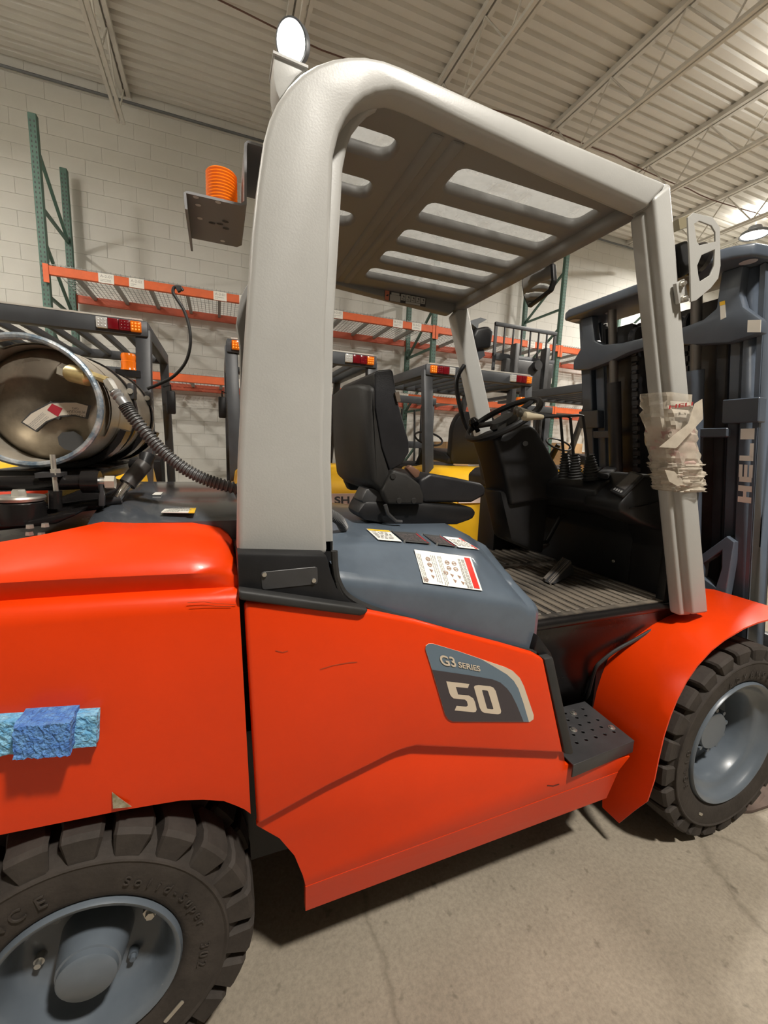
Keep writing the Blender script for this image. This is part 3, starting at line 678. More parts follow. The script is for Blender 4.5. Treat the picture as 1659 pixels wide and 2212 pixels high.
# safety strip sticker on the far rail
q = PY([(832, 627), (921, 644), (919, 663), (831, 648)], 2.082); n = V((0, -1, 0))
ss = MB().prism(q, (0, 0.002, 0)).build('safety_strip', M_INK, FL, smooth=False)
mb = MB(); mb.poly(sub(q, n, 0.0, 0.0, 0.1, 0.97, 0.0006)); mb.build('orange_field', mat('salmon print', (0.62, 0.2, 0.12), 0.5), ss, smooth=False)
mb = MB(); mb.poly(sub(q, n, 0.12, 0.32, 0.37, 0.98, 0.0006)); mb.poly(sub(q, n, 0.15, 0.06, 0.34, 0.3, 0.0006))
for k in range(5): mb.poly(sub(q, n, 0.38 + k * 0.122, 0.06, 0.49 + k * 0.122, 0.72, 0.0006))
mb.poly(sub(q, n, 0.5, 0.76, 0.86, 0.98, 0.0006)); mb.build('white_field', mat('grey white print', (0.5, 0.49, 0.46), 0.5), ss, smooth=False)
mb = MB()
for k in range(5):
    u = 0.40 + k * 0.122; mb.poly(sub(q, n, u, 0.55, u + 0.07, 0.6, 0.001)); mb.poly(sub(q, n, u + 0.02, 0.2, u + 0.06, 0.5, 0.001)[:3])
mb.poly(sub(q, n, 0.02, 0.3, 0.08, 0.55, 0.001)[1:]); tag(mb.build('pictogram', M_INK, ss, smooth=False), kind='stuff')
# front pillars: ribbed section swept from fender to roof
def pillar(y0, s, m):
    T = lambda p, y: V((p.x, y, p.z))
    if s < 0:
        MB().prism([T(P(*a_, Y=b_), y0) for a_, b_ in (((1470, 1331), 1.0), ((1531, 1324), 0.972), ((1450, 396), 0.972), ((1388, 462), 1.0))], (0, -0.075, 0)).build('front_pillar', m, FL, bevel=0.011, seg=3); return
    b0, b1, t0, t1 = P(1497, 1329, Y=0.972), P(1531, 1324, Y=0.972), P(1413, 425, Y=0.972), P(1450, 396, Y=0.972)
    a = MB().prism([T(b0, y0), T(b1, y0), T(t1, y0), T(t0, y0)], (0, s * 0.075, 0)).build('front_pillar', m, FL, bevel=0.011, seg=3)
    c0, c1, d0, d1 = P(1470, 1331, Y=1.0), P(1494, 1329, Y=1.0), P(1388, 462, Y=1.0), P(1411, 440, Y=1.0)
    yy = y0 + s * 0.028
    MB().prism([T(c0, yy), T(c1, yy), T(d1, yy), T(d0, yy)], (0, s * 0.045, 0)).build('pillar_rib', m, a, bevel=0.010, seg=3)
    g0, g1 = P(1490, 1329, Y=1.0), P(1500, 1329, Y=1.0); h0, h1 = P(1408, 442, Y=1.0), P(1418, 425, Y=1.0); yy = y0 + s * 0.045
    MB().prism([T(g0, yy), T(g1, yy), T(h1, yy), T(h0, yy)], (0, s * 0.03, 0)).build('pillar_web', m, a)
pillar(0.972, 1, M_GUARD); pillar(mir(0.972), -1, M_GUARD)
# corner weld joint
MB().prism(PY([(1396, 452), (1404, 425), (1440, 393), (1452, 398), (1450, 420), (1410, 440)], 0.985), (0, 0.055, 0)).build('corner_joint', M_GUARD, FL, bevel=0.01)

# --- cab floor, side panel, step
fl = MB().box((0.95, 1.045, 0.90), (1.72, mir(1.045), 0.938)).build('cab_floor', M_GLOSSBLK, FL, bevel=0.018, seg=4)
fm = MB().box((0.945, 1.065, 0.934), (1.705, mir(1.065), 0.942)).build('floor_mat', M_MATFL, FL)
x = 0.97; k = 0
rib = MB().box((0, 1.085 , 0.940), (0.022, 1.62, 0.9475)).build('mat_rib', M_MATFL, fm, bevel=0.003, seg=1); rib.location.x = x
rib2 = MB().box((0, 1.66 , 0.940), (0.022, 2.02, 0.9475)).build('mat_rib', M_MATFL, fm, bevel=0.003, seg=1); rib2.location.x = x
for k in range(1, 17):
    for r_ in (rib, rib2):
        c = r_.copy(); COL.objects.link(c); c.location.x = x + 0.044 * k
def PP(px, py, pt, n):
    d = ray(px, py); n = V(n); return CAM + d * ((V(pt) - CAM).dot(n) / d.dot(n))
pn = (0, 0.44, 0.14); pp = (0, 1.052, 0.92)
q = [PP(a, b, pp, pn) for a, b in [(1150, 1352), (1300, 1337), (1400, 1318), (1482, 1302), (1483, 1327), (1455, 1333), (1410, 1357), (1370, 1380), (1330, 1402), (1300, 1425), (1286, 1440), (1275, 1478), (1262, 1528), (1205, 1545), (1180, 1420), (1158, 1405)]]
MB().prism(q, (0, 0.03, 0.01)).build('footwell_panel', M_GLOSSBLK, FL, bevel=0.004)
MB().tube(catmull([PP(a, b, (0, 1.035, 0.93), pn) for a, b in [(1484, 1330), (1455, 1336), (1410, 1360), (1370, 1383), (1330, 1405), (1300, 1428), (1286, 1445), (1276, 1480), (1264, 1528)]], 4), 0.007, 8).build('fender_seal', M_RUBD, FL)
MB().prism(PY([(1176, 1424), (1196, 1420), (1240, 1627), (1234, 1632), (1221, 1630)], 0.905), (0, 0.06, 0)).build('cover_edge_strip', M_RUBD, FL, bevel=0.006)
MB().prism(PY([(1153, 1408), (1163, 1372), (1192, 1412), (1196, 1425), (1178, 1424)], 0.93), (0, 0.08, 0)).build('corner_filler', M_BLACK, FL, bevel=0.006)
hl = [[(1.155 + 0.045 * i + 0.0225 * (j % 2) + 0.011 * math.cos(t), 0.985 + 0.036 * j + 0.0065 * math.sin(t)) for t in [k * math.pi / 4 for k in range(8)]] for j in range(5) for i in range(5) if not (i == 4 and j % 2)]
hl = [[((a - sum(p[0] for p in h) / 8) * 0.6 + sum(p[0] for p in h) / 8, b) for a, b in h] for h in hl]
step = plate('step', [(1.06, 0.905), (1.365, 0.925), (1.385, 1.165), (1.07, 1.165)], hl, 0.005, frame((0, 0, 0.490), (1, 0, 0), (0, 1, 0)), M_DKMETAL, FL, 0.0012)
MB().prism([V((1.06, 0.905, 0.493)), V((1.365, 0.925, 0.493)), V((1.365, 0.931, 0.493)), V((1.06, 0.911, 0.493))], (0, 0, -0.045)).build('step_lip', M_DKMETAL, step, bevel=0.002)
MB().box((1.08, 1.0, 0.30), (1.375, 1.17, 0.488)).build('step_box', M_GLOSSBLK, step)
for px in ((1239, 1541), (1239, 1577), (1321, 1572)):
    c = P(*px, Z=0.495); MB().lathe([(0, 0.007), (0.007, 0.007), (0.009, 0.003), (0.013, 0.002), (0.013, 0.0)], c, (0, 0, 1), 12).build('step_bolt', M_ZINC, step)

# --- front fender: bent sheet around the drive wheel
def fender(s):
    Y_ = (lambda y: y) if s > 0 else mir
    xs_ = [(2.16, 0.895), (2.08, 0.908), (1.95, 0.915), (1.85, 0.910), (1.77, 0.898), (1.666, 0.868), (1.60, 0.838), (1.534, 0.79), (1.49, 0.74), (1.455, 0.68), (1.432, 0.62), (1.414, 0.55), (1.404, 0.46), (1.399, 0.38), (1.392, 0.29), (1.389, 0.22), (1.388, 0.12)]
    yo = [0.86] * 14 + [0.868, 0.905, 0.955]; yi = [1.19] * 12 + [1.15, 1.08, 1.05, 1.045, 1.03]
    rings = []
    for i, (x, z) in enumerate(xs_):
        a = xs_[max(i - 1, 0)]; b = xs_[min(i + 1, len(xs_) - 1)]; t = V((b[0] - a[0], 0, b[1] - a[1])).normalized(); nn = V((-t.z, 0, t.x)) * -0.006
        o, i_ = V((x, Y_(yo[i]), z)), V((x, Y_(yi[i]), z))
        rings.append([o, i_, i_ - nn, o - nn])
    return MB().loft(rings).build('front_fender', M_OR, FL, ang=35)
fender(1); fender(-1)

# --- wheels
def wheel(name, cx, y0, R, ring, rim, wid, nl, s, front):
    """outer face at y0, s=+1 when the wheel extends towards +Y"""
    cz = R; A_ = (0, s, 0); c = V((cx, y0, cz))
    mb = MB(); d = R - ring
    mb.lathe([(rim - 0.01, wid * 0.5), (rim - 0.004, 0.016), (rim + 0.006, 0.006), (rim + 0.016, 0.002), (rim + 0.03, 0.0), (ring - 0.03, -0.004), (ring - 0.006, -0.003), (ring, -0.006), (ring + 0.004, -0.004), (ring + 0.006, 0.008),
              (R - 0.04, 0.022), (R - 0.038, wid / 2), (R - 0.04, wid - 0.022), (ring, wid), (rim, wid)], c, A_, 72)
    da = 2 * math.pi / nl
    def pt(r, t, h): return V((cx + r * math.cos(t), y0 + s * h, cz + r * math.sin(t)))
    for sd in (0, 1):
        for k in range(nl):
            t0 = k * da + (da / 2 if sd else 0); fr = 0.80; rings = []
            f = (lambda h: h) if sd == 0 else (lambda h: wid - h)
            for u in (0, 0.08, 0.5, 0.92, 1):
                e = 0.006 if u in (0, 1) else 0.0; t = t0 + da * fr * u; sk = da * 0.22
                rings.append([pt(ring + 0.005, t + (0.5 - u) * da * 0.16, f(0.002 + e)), pt(R - 0.012 - e, t, f(0.003 + e)), pt(R - 0.003 - e, t, f(0.012 + e)), pt(R - e, t + sk * 0.1, f(0.035 + e)), pt(R - e, t + sk, f(wid * 0.44 - e)), pt(R - 0.05, t + sk, f(wid * 0.44 + 0.01))])
            mb.loft(rings)
    tyre = mb.build(name, M_RUB, FL, ang=28, weld=False)
    if front:
        mbr = MB().lathe([(rim - 0.004, 0.03), (rim - 0.002, 0.006), (rim - 0.008, -0.002), (rim - 0.018, 0.002), (rim - 0.026, 0.014), (rim - 0.034, 0.03), (rim - 0.05, 0.038), (rim - 0.062, 0.042), (rim - 0.07, 0.05), (rim - 0.078, 0.09), (rim - 0.085, 0.14), (0.11, 0.155), (0.085, 0.16), (0.0, 0.16)], c, A_, 56)
        rim_o = mbr.build('rim', M_RIM, tyre, ang=60)
        MB().lathe([(0.085, 0.16), (0.085, 0.11), (0.078, 0.085), (0.075, 0.08), (0.0, 0.08)], c, A_, 32).build('hub', M_RIM, tyre, ang=40)
        for k in range(10):
            t = 2 * math.pi * k / 10 + 0.2; p = V((cx + 0.087 * math.cos(t), y0 + s * 0.092, cz + 0.087 * math.sin(t)))
            MB().lathe([(0, -0.008), (0.009, -0.008), (0.0095, 0.03)], p, A_, 6).build('hub_bolt', M_RIM, tyre)
    else:
        mbr = MB().lathe([(rim - 0.002, 0.03), (rim, 0.006), (rim - 0.004, -0.003), (rim - 0.012, -0.001), (rim - 0.018, 0.012), (rim - 0.024, 0.03), (rim - 0.030, 0.06), (rim - 0.04, 0.085), (rim - 0.055, 0.098), (0.075, 0.105), (0.06, 0.105), (0.0, 0.105)], c, A_, 56)
        mbr.build('rim', M_RIM, tyre, ang=60)
        MB().lathe([(0.074, 0.105), (0.070, 0.07), (0.064, 0.03), (0.062, 0.018), (0.058, 0.016), (0.057, 0.004), (0.050, -0.002), (0.0, -0.004)], c, A_, 36).build('hub_cap', M_RIM, tyre, ang=40)
        for k in range(6):
            t = 2 * math.pi * k / 6 + 0.15; p = V((cx + 0.112 * math.cos(t), y0 + s * 0.098, cz + 0.112 * math.sin(t)))
            big = k % 2 == 0; r_ = 0.017 if big else 0.011
            MB().lathe([(0, -0.022), (r_ * .6, -0.022), (r_ * .62, -0.012), (r_, -0.012), (r_ * 1.05, 0.004), (r_ * 1.25, 0.006)], p, A_, 6 if big else 12).build('wheel_nut', M_ZINC if k in (3, 0) else M_RIM, tyre)
    return tyre, c
FW, FC = wheel('front_tyre', 1.861, 0.8636, 0.4015, 0.341, 0.258, 0.27, 24, 1, True)
RW, RC = wheel('rear_tyre', -0.288, 0.90, 0.349, 0.283, 0.187, 0.22, 22, 1, False)
wheel('front_tyre', 1.861, mir(0.8636), 0.4015, 0.341, 0.258, 0.27, 24, -1, True)
wheel('rear_tyre', -0.288, mir(0.90), 0.349, 0.283, 0.187, 0.22, 22, -1, False)
def arc_text(s, c, r, a0, da, h, parent, flip=1, dep=-0.0045, m=None):
    """raised letters around a tyre wall; a0 in degrees, negative da runs clockwise as seen from the camera side"""
    mb_me = []
    for i, ch in enumerate(s):
        if ch == ' ': continue
        me = text_mesh(ch, 0.04); xs_ = [v.co.x for v in me.vertices]; w0 = (min(xs_) + max(xs_)) / 2
        t = math.radians(a0 + da * i); R_ = V((math.cos(t), 0, math.sin(t))); T_ = V((math.sin(t), 0, -math.cos(t)))
        for v in me.vertices:
            x, y_, z = v.co; v.co = V(c) + R_ * (r + y_ * h * 1.35) + T_ * ((x - w0) * h * 1.35) + V((0, dep - z * h, 0))
        mb_me.append(me)
    bm = bmesh.new()
    for me in mb_me: bm.from_mesh(me); bpy.data.meshes.remove(me)
    out = bpy.data.meshes.new('lettering'); bm.to_mesh(out); bm.free(); out.materials.append(m or M_RUB)
    return link(bpy.data.objects.new('lettering', out), parent)
arc_text('ADVANCE', RC, 0.222, 168, -10.5, 0.030, RW)
arc_text('Solid-Super', RC, 0.225, 68, -5.6, 0.022, RW)
arc_text('302', RC, 0.225, -4, -6, 0.022, RW)
arc_text('ADVANCE', FC, 0.284, 112, -8, 0.024, FW)
arc_text('SOLID', FC, 0.284, 200, -7, 0.024, FW)
def tyre_tag(c, r, a, L_, parent):
    t = math.radians(a); p = V(c) + V((r * math.cos(t), -0.0055, r * math.sin(t))); T_ = V((math.sin(t), 0, -math.cos(t))); R_ = V((math.cos(t), 0, math.sin(t)))
    MB().prism(rnd([p - T_ * L_ - R_ * 0.005, p + T_ * L_ - R_ * 0.005, p + T_ * L_ + R_ * 0.005, p - T_ * L_ + R_ * 0.005], 0.004), (0, 0.002, 0)).build('tyre_plate', M_ZINC, parent)
tyre_tag(RC, 0.235, -46, 0.028, RW); tyre_tag(FC, 0.30, 238, 0.013, FW)
# --- dashboard, front kick wall
def xz(pts, y): return [V((x, y, z)) for x, z in pts]
dash = MB().prism(xz([(1.36, 1.31), (1.355, 1.365), (1.40, 1.405), (1.62, 1.408), (1.715, 1.36), (1.72, 0.93), (1.66, 0.93), (1.655, 1.16), (1.60, 1.235), (1.46, 1.265)], 1.20), (0, 0.91, 0)).build('dashboard', M_BLACK, FL, bevel=0.014, seg=3)
MB().prism(xz([(1.352, 1.30), (1.350, 1.335), (1.375, 1.365), (1.462, 1.432), (1.50, 1.436), (1.63, 1.402), (1.715, 1.33), (1.72, 0.93), (1.655, 0.93), (1.65, 1.14), (1.60, 1.22), (1.46, 1.255)], 1.085), (0, 0.17, 0)).build('dash_pod', M_BLACK, dash, bevel=0.012, seg=3)
MB().box((1.44, 1.93, 0.93), (1.70, 2.095, 1.41)).build('dash_side_box', M_BLACK, dash, bevel=0.012)
MB().tube([P(1360, 1098, Y=1.083), P(1400, 1090, Y=1.083), P(1460, 1072, Y=1.083)], 0.002, 5).build('dash_seam', M_GLOSSBLK, dash)
MB().box((1.66, 1.09, 0.94), (1.69, 2.05, 1.28)).build('kick_panel', M_GLOSSBLK, FL)
for px in ((1325, 1212), (1443, 1241)): MB().lathe([(0, -0.004), (0.006, -0.003), (0.008, 0.0)], P(*px, X=1.658), (1, 0, 0), 10).build('kick_bolt', M_ZINC, FL)
MB().box((1.62, 1.06, 0.92), (1.74, 1.10, 1.40)).build('pillar_shroud', M_BLACK, FL, bevel=0.01)
dn = (-0.61, 0, 0.79); dp = (1.41, 0, 1.3975)
q = [PP(a, b, dp, dn) for a, b in [(1318, 1064), (1364, 1022), (1393, 1030), (1346, 1077)]]
dsp = MB().prism(rnd(q, 0.012), V(dn) * 0.012).build('display', M_BLACK, dash, bevel=0.003)
q2 = [p + V(dn) * 0.0125 for p in sub(q, V(dn), 0.24, 0.16, 0.92, 0.84, 0)]
mb = MB(); mb.poly(q2); mb.build('screen', mat('dark screen', (0.05, 0.048, 0.05), 0.12), dsp, smooth=False)
mb = MB()
for k in range(4): mb.poly([p + V(dn) * 0.0128 for p in sub(q, V(dn), 0.08, 0.18 + 0.17 * k, 0.17, 0.29 + 0.17 * k, 0)])
mb.build('screen_button', mat('grey button', (0.2, 0.2, 0.2), 0.4), dsp, smooth=False)
MB().prism([P(a, b, Z=1.414) for a, b in [(1288, 1031), (1312, 1010), (1337, 1012), (1313, 1036)]], (0, 0, 0.02)).build('switch_block', M_BLACK, dash, bevel=0.006)
MB().prism([P(a, b, Z=1.414) for a, b in [(1270, 1024), (1290, 1008), (1305, 1010), (1285, 1028)]], (0, 0, 0.014)).build('switch_block', M_BLACK, dash, bevel=0.006)
# hydraulic levers: bellows boot, rod, cross handle, knob
def lever(base, top, hand, knob0, knob1, m, r0):
    b = P(*base, Z=1.405); y_ = b.y; t = P(*top, Y=y_)
    l = MB().tube([b + (t - b) * 0.35, t, P(*hand, Y=y_), P(*knob0, Y=y_)], 0.0055, 8).build('lever', M_BLACK, FL)
    n_ = 9; path = []; rr = []
    tt = b + (P(*top, Y=y_) - b) * 0.0
    tp = P(top[0] * 0.25 + base[0] * 0.75 + 2, base[1] - 52, Y=y_)
    for i in range(2 * n_ + 1):
        f_ = i / (2 * n_); path.append(b + (tp - b) * f_); rr.append((r0 * (1 - f_) + 0.013 * f_) + (0.004 if i % 2 == 0 else -0.003))
    MB().tube(path, rr, 14).build('bellows_boot', M_RUBD, l)
    k0, k1 = P(*knob0, Y=y_), P(*knob1, Y=y_); ks = [k0 + (k1 - k0) * f_ for f_ in (0, 0.1, 0.5, 0.75, 0.95, 1.0)]
    MB().tube(ks, [0.008, 0.010, 0.0125, 0.0165, 0.0165, 0.008], 14).build('lever_knob', m, l)
M_KNOB = mat('beige knob', (0.36, 0.31, 0.22), 0.4); M_KNOBD = mat('dark knob', (0.05, 0.045, 0.035), 0.3)
lever((1221, 1031), (1211, 903), (1205, 898), (1150, 893), (1112, 886), M_KNOBD, 0.027)
lever((1243, 1033), (1232, 903), (1226, 899), (1160, 897), (1120, 891), M_KNOBD, 0.027)
lever((1277, 1034), (1259, 898), (1250, 897), (1172, 901), (1130, 899), M_KNOB, 0.036)
# steering column and wheel
col = MB().prism(PY([(1068, 946), (1100, 930), (1150, 915), (1164, 930), (1212, 1016), (1196, 1078), (1105, 1094), (1088, 1010)], 1.47), (0, 0.18, 0)).build('steering_column', M_BLACK, FL, bevel=0.02, seg=3)
MB().prism(PY([(1080, 1060), (1190, 1060), (1175, 1200), (1105, 1170)], 1.49), (0, 0.14, 0)).build('column_base', M_BLACK, col, bevel=0.02)
MB().cyl(P(1135, 958, Y=1.469), P(1135, 958, Y=1.455), 0.011, 12).build('ignition_switch', M_DKMETAL, col)
sw = P(1086, 906, Y=1.56); sn = V((-0.56, 0.0, 0.83)).normalized(); su = V((0, 1, 0)); sv = sn.cross(su)
ring = [sw + (su * math.cos(t) + sv * math.sin(t)) * 0.165 for t in [2 * math.pi * k / 40 for k in range(40)]]
stw = MB().tube(ring, 0.0135, 10, closed=True).build('steering_wheel', M_BLACK, FL)
MB().lathe([(0, 0.008), (0.05, 0.006), (0.066, -0.012), (0.05, -0.04), (0.03, -0.10)], sw, sn, 24).build('wheel_hub', M_BLACK, stw)
for t in (0.3, 2.4, 4.5):
    MB().bar(sw + sn * -0.012, sw + (su * math.cos(t) + sv * math.sin(t)) * 0.16, 0.04, 0.012, sn).build('wheel_spoke', M_BLACK, stw, bevel=0.004)
kp = P(1026, 918, Y=1.70); MB().lathe([(0.012, -0.035), (0.010, -0.015), (0.02, 0.0), (0.024, 0.018), (0.016, 0.034), (0, 0.038)], kp, sn, 18).build('spinner_knob', M_GLOSSBLK, stw)
MB().prism(PY([(1055, 995), (1075, 955), (1096, 1000), (1098, 1040), (1062, 1040)], 1.80), (0, 0.1, 0)).build('brake_lever_boot', M_RUBD, FL, bevel=0.012)
# pedals
q = [P(1173, 1249, Z=0.955), P(1187, 1260, Z=0.955), P(1233, 1211, Z=1.03), P(1216, 1203, Z=1.03)]; n = (q[1] - q[0]).cross(q[3] - q[0]).normalized(); n = n if n.z > 0 else -n
M_PED = mat('worn pedal rubber', (0.16, 0.14, 0.12), 0.6, var=0.2, scale=20)
ped = MB().prism(q, n * -0.012).build('accelerator_pedal', M_PED, FL, bevel=0.003)
mb = MB()
for k in range(6): mb.prism(sub(q, n, 0.06 + k * 0.16, 0.02, 0.14 + k * 0.16, 0.98, 0.0), n * 0.003)
mb.build('pedal_rib', M_PED, ped)
MB().prism([q[1], q[2], q[2] + V((0.03, 0, -0.06)), q[1] + V((0.03, 0, -0.004))], (0, 0.03, 0)).build('pedal_bracket', M_DKMETAL, ped)
for a_, px4 in enumerate(([(1146, 1176), (1155, 1165), (1188, 1173), (1167, 1185)], [(1078, 1150), (1090, 1137), (1109, 1146), (1088, 1156)])):
    q = [P(*p, Z=1.05) for p in px4]
    pd = MB().prism(rnd(q, 0.01), (0, 0, -0.014)).build('brake_pedal', M_PED if a_ == 0 else mat('pale pedal metal', (0.45, 0.44, 0.42), 0.4), FL, bevel=0.002)
    c_ = sum(q, V()) / 4
    MB().tube([c_ + V((0, 0, -0.01)), c_ + V((0.05, 0, 0.01)), c_ + V((0.12, 0, 0.13)), V((1.67, c_.y, 1.2))], 0.011, 8).build('pedal_arm', M_BLACK, pd)

# --- operator seat
SEAT = MB().prism(PY([(772, 1108), (790, 1082), (900, 1085), (1020, 1095), (1031, 1106), (1024, 1122), (990, 1134), (850, 1136), (785, 1124)], 1.36), (0, 0.14, 0)).build('seat', M_BLACK, FL, bevel=0.014, seg=2)
y0 = 1.345
MB().prism(PY([(808, 806), (815, 800), (845, 797), (850, 803), (858, 860), (870, 905), (884, 955), (884, 978), (868, 1003), (842, 1018), (824, 965), (810, 880)], y0 + 0.02), (0, 0.40, 0)).build('backrest_cushion', M_VINYL, SEAT, bevel=0.024, seg=4)
sh = PY([(790, 840), (806, 836), (812, 885), (826, 968), (842, 1018), (846, 1062), (826, 1066), (800, 1042), (792, 960)], y0)
rings = []
for f_, dz, dx in ((0, 0, 0.012), (0.05, 0.012, 0.0), (0.14, 0.02, -0.012), (0.5, 0.03, -0.02), (0.86, 0.02, -0.012), (0.95, 0.012, 0.0), (1, 0, 0.012)):
    rings.append([V((p.x + (dx if i in (0, 1, 6, 7, 8) else 0), y0 + 0.455 * f_, p.z + (dz if i in (0, 1) else 0))) for i, p in enumerate(sh)])
MB().loft(rings).build('backrest_shell', M_SEATSH, SEAT, bevel=0.012, seg=2, ang=50)
MB().prism(PY([(906, 1036), (930, 1022), (985, 1032), (1042, 1044), (1051, 1054), (1050, 1070), (1020, 1086), (916, 1086), (903, 1062)], y0 + 0.02), (0, 0.41, 0)).build('seat_cushion', M_VINYL, SEAT, bevel=0.022, seg=4)
for yy in (y0 - 0.02, y0 + 0.435):
    MB().prism(PY([(835, 1040), (850, 1014), (880, 1024), (908, 1046), (917, 1072), (916, 1090), (838, 1090), (826, 1062)], yy) if yy < 1.5 else [V((p.x, yy, p.z)) for p in PY([(835, 1040), (850, 1014), (880, 1024), (908, 1046), (917, 1072), (916, 1090), (838, 1090), (826, 1062)], y0 - 0.02)], (0, 0.05, 0)).build('seat_side_cover', M_SEATSH, SEAT, bevel=0.010, seg=3)
MB().prism(PY([(793, 1055), (835, 1060), (840, 1100), (800, 1100), (780, 1082)], 1.37), (0, 0.10, 0)).build('seat_hinge', M_DKMETAL, SEAT, bevel=0.008)
MB().prism(PY([(853, 848), (862, 846), (866, 866), (864, 868), (858, 868)], y0 + 0.012), (0, 0.08, 0)).build('seat_side_tag', mat('brown tag', (0.10, 0.075, 0.055), 0.5), SEAT)
MB().prism(PY([(878, 1012), (888, 1004), (909, 1018), (906, 1030), (898, 1034)], y0 + 0.01), (0, 0.03, 0)).build('belt_buckle', mat('brown buckle', (0.14, 0.07, 0.045), 0.4), SEAT, bevel=0.006)
MB().tube([P(832, 1090, Y=1.33), P(838, 1110, Y=1.33), P(855, 1126, Y=1.33), P(868, 1127, Y=1.33)], 0.007, 8).build('slide_lever', M_DKMETAL, SEAT)
for px in ((849, 1029), (862, 1082), (894, 1082)): MB().lathe([(0, -0.003), (0.009, -0.003), (0.011, 0.0)], P(*px, Y=y0 - 0.0205), (0, 1, 0), 16).build('cover_plug', M_SEATSH, SEAT)

# --- things hung on the guard: beacon, work lamps, mirror, grab handle
bt = [(-0.064, 2.062), (-0.066, 2.098), (-0.058, 2.104), (0.068, 2.104), (0.076, 2.112), (0.078, 2.245), (0.086, 2.253), (0.17, 2.253)]
bb = [(x + (0.006 if i < 2 else 0.0) - (0.0 if i < 4 else -0.006 if i < 6 else 0.0), z - (0.006 if 1 < i else 0)) for i, (x, z) in enumerate(bt)]
br = MB().prism([V((x, 1.245, z)) for x, z in bt] + [V((x, 1.245, z)) for x, z in reversed(bb)], (0, 0.25, 0)).build('beacon_bracket', mat('grey bracket paint', (0.20, 0.20, 0.205), 0.45), FL)
mb = MB()
for px in ((423, 426), (428, 443), (471, 437), (432, 472), (481, 521)):
    c = P(*px, Z=2.0975); mb.poly([c + V((math.cos(t) * 0.007, math.sin(t) * 0.007, 0)) for t in [k * math.pi / 5 for k in range(10)]])
mb.build('bracket_hole', mat('pale hole', (0.6, 0.6, 0.58), 0.6), br, smooth=False)
mb = MB()
for px in ((475, 484), (458, 482), (488, 494), (487, 479)):
    c = P(*px, Z=2.0972); mb.poly([c + V((math.cos(t) * 0.009, math.sin(t) * 0.006, 0)) for t in [k * math.pi / 4 for k in range(8)]])
mb.build('bracket_stain', M_INK, br, smooth=False)
bx_ = P(479, 410, Y=1.38).x; zt_ = P(479, 372, Y=1.38).z
prof = [(0.0, zt_), (0.030, zt_ - 0.001), (0.039, zt_ - 0.006)]; z_ = zt_ - 0.010
while z_ > 2.128: prof += [(0.0415, z_), (0.039, z_ - 0.004)]; z_ -= 0.008
prof += [(0.042, 2.124), (0.042, 2.105), (0, 2.105)]
bc = MB().lathe([(r, z - 2.0) for r, z in prof], (bx_, 1.38, 2.0), (0, 0, 1), 28).build('beacon', M_ORREF, FL)
MB().lathe([(0.0, zt_ - 2.02), (0.02, zt_ - 2.025), (0.028, 0.11), (0.03, 0.105)], (bx_, 1.38, 2.0), (0, 0, 1), 16).build('beacon_bulb', mat('beacon core', (0.5, 0.06, 0.01), 0.4, emit=0.05), bc)
# rear work lamp, lit
lc = P(631, 92, Y=1.10); ln = V((-0.62, -0.62, -0.48)).normalized()
wl = MB().lathe([(0, 0.04), (0.025, 0.036), (0.036, 0.018), (0.0395, 0.0), (0.0395, -0.005), (0.036, -0.006), (0.034, 0.0)], lc, -ln, 28).build('rear_work_lamp', M_DGREY, FL)
MB().lathe([(0, 0.003), (0.035, 0.0)], lc, ln, 28).build('lamp_lens', M_LAMP, wl)
ld = bpy.data.lights.new('work_light', 'SPOT'); ld.energy = 14; ld.spot_size = math.radians(150); ld.spot_blend = 0.6; ld.color = (1, 0.96, 0.9); ld.shadow_soft_size = 0.04
lo = bpy.data.objects.new('light_source', ld); lo.location = lc + ln * 0.02; lo.rotation_euler = (-ln).to_track_quat('Z', 'Y').to_euler(); link(lo, wl)
MB().prism(PY([(592, 114), (664, 146), (640, 165), (604, 214), (596, 195), (592, 170)], 1.06), (0, 0.07, 0)).build('lamp_bracket', M_GUARD, FL, bevel=0.002)
MB().prism(PY([(590, 108), (666, 141), (666, 147), (590, 114)], 1.055), (0, 0.08, 0)).build('lamp_bracket', M_GUARD, FL)
# front lamp guard on the near pillar: D-shaped plate with two openings
cq = lambda a, b: (1200 + a * 459 / 1659, 420 + b * 459 / 1659)
def dplane(pts, y): return [(p.x, p.z) for p in PY([cq(*t) for t in pts], y)]
fr_ = frame((0, 0.945, 0), (1, 0, 0), (0, 0, 1))
D = plate('lamp_guard', dplane([(1020, 185), (1065, 148), (1215, 185), (1270, 260), (1276, 560), (1258, 660), (1200, 735), (1085, 832), (1045, 842), (1040, 600)], 0.945),
          [dplane([(1070, 235), (1108, 212), (1205, 250), (1235, 300), (1237, 372), (1110, 402), (1090, 370)], 0.945), dplane([(1128, 478), (1232, 433), (1226, 560), (1195, 635), (1115, 685), (1103, 640), (1094, 560)], 0.945)], 0.005, fr_, M_GUARD, FL, 0.001)
mp = MB().prism(PY([cq(*t) for t in [(943, 692), (1010, 655), (1046, 832), (965, 852)]], 0.955), (0, 0.012, 0)).build('lamp_mount', M_GUARD, D, bevel=0.002)
for t in ((982, 700), (995, 815)): MB().lathe([(0, -0.014), (0.006, -0.014), (0.006, -0.006), (0.011, -0.006), (0.011, 0)], P(*cq(*t), Y=0.955), (0, 1, 0), 6).build('mount_bolt', M_ZINC, mp)
MB().prism(PY([cq(*t) for t in [(960, 380), (1040, 350), (1070, 600), (990, 650), (975, 600)]], 0.975), (0, 0.09, 0)).build('front_lamp', M_BLACK, FL, bevel=0.008)
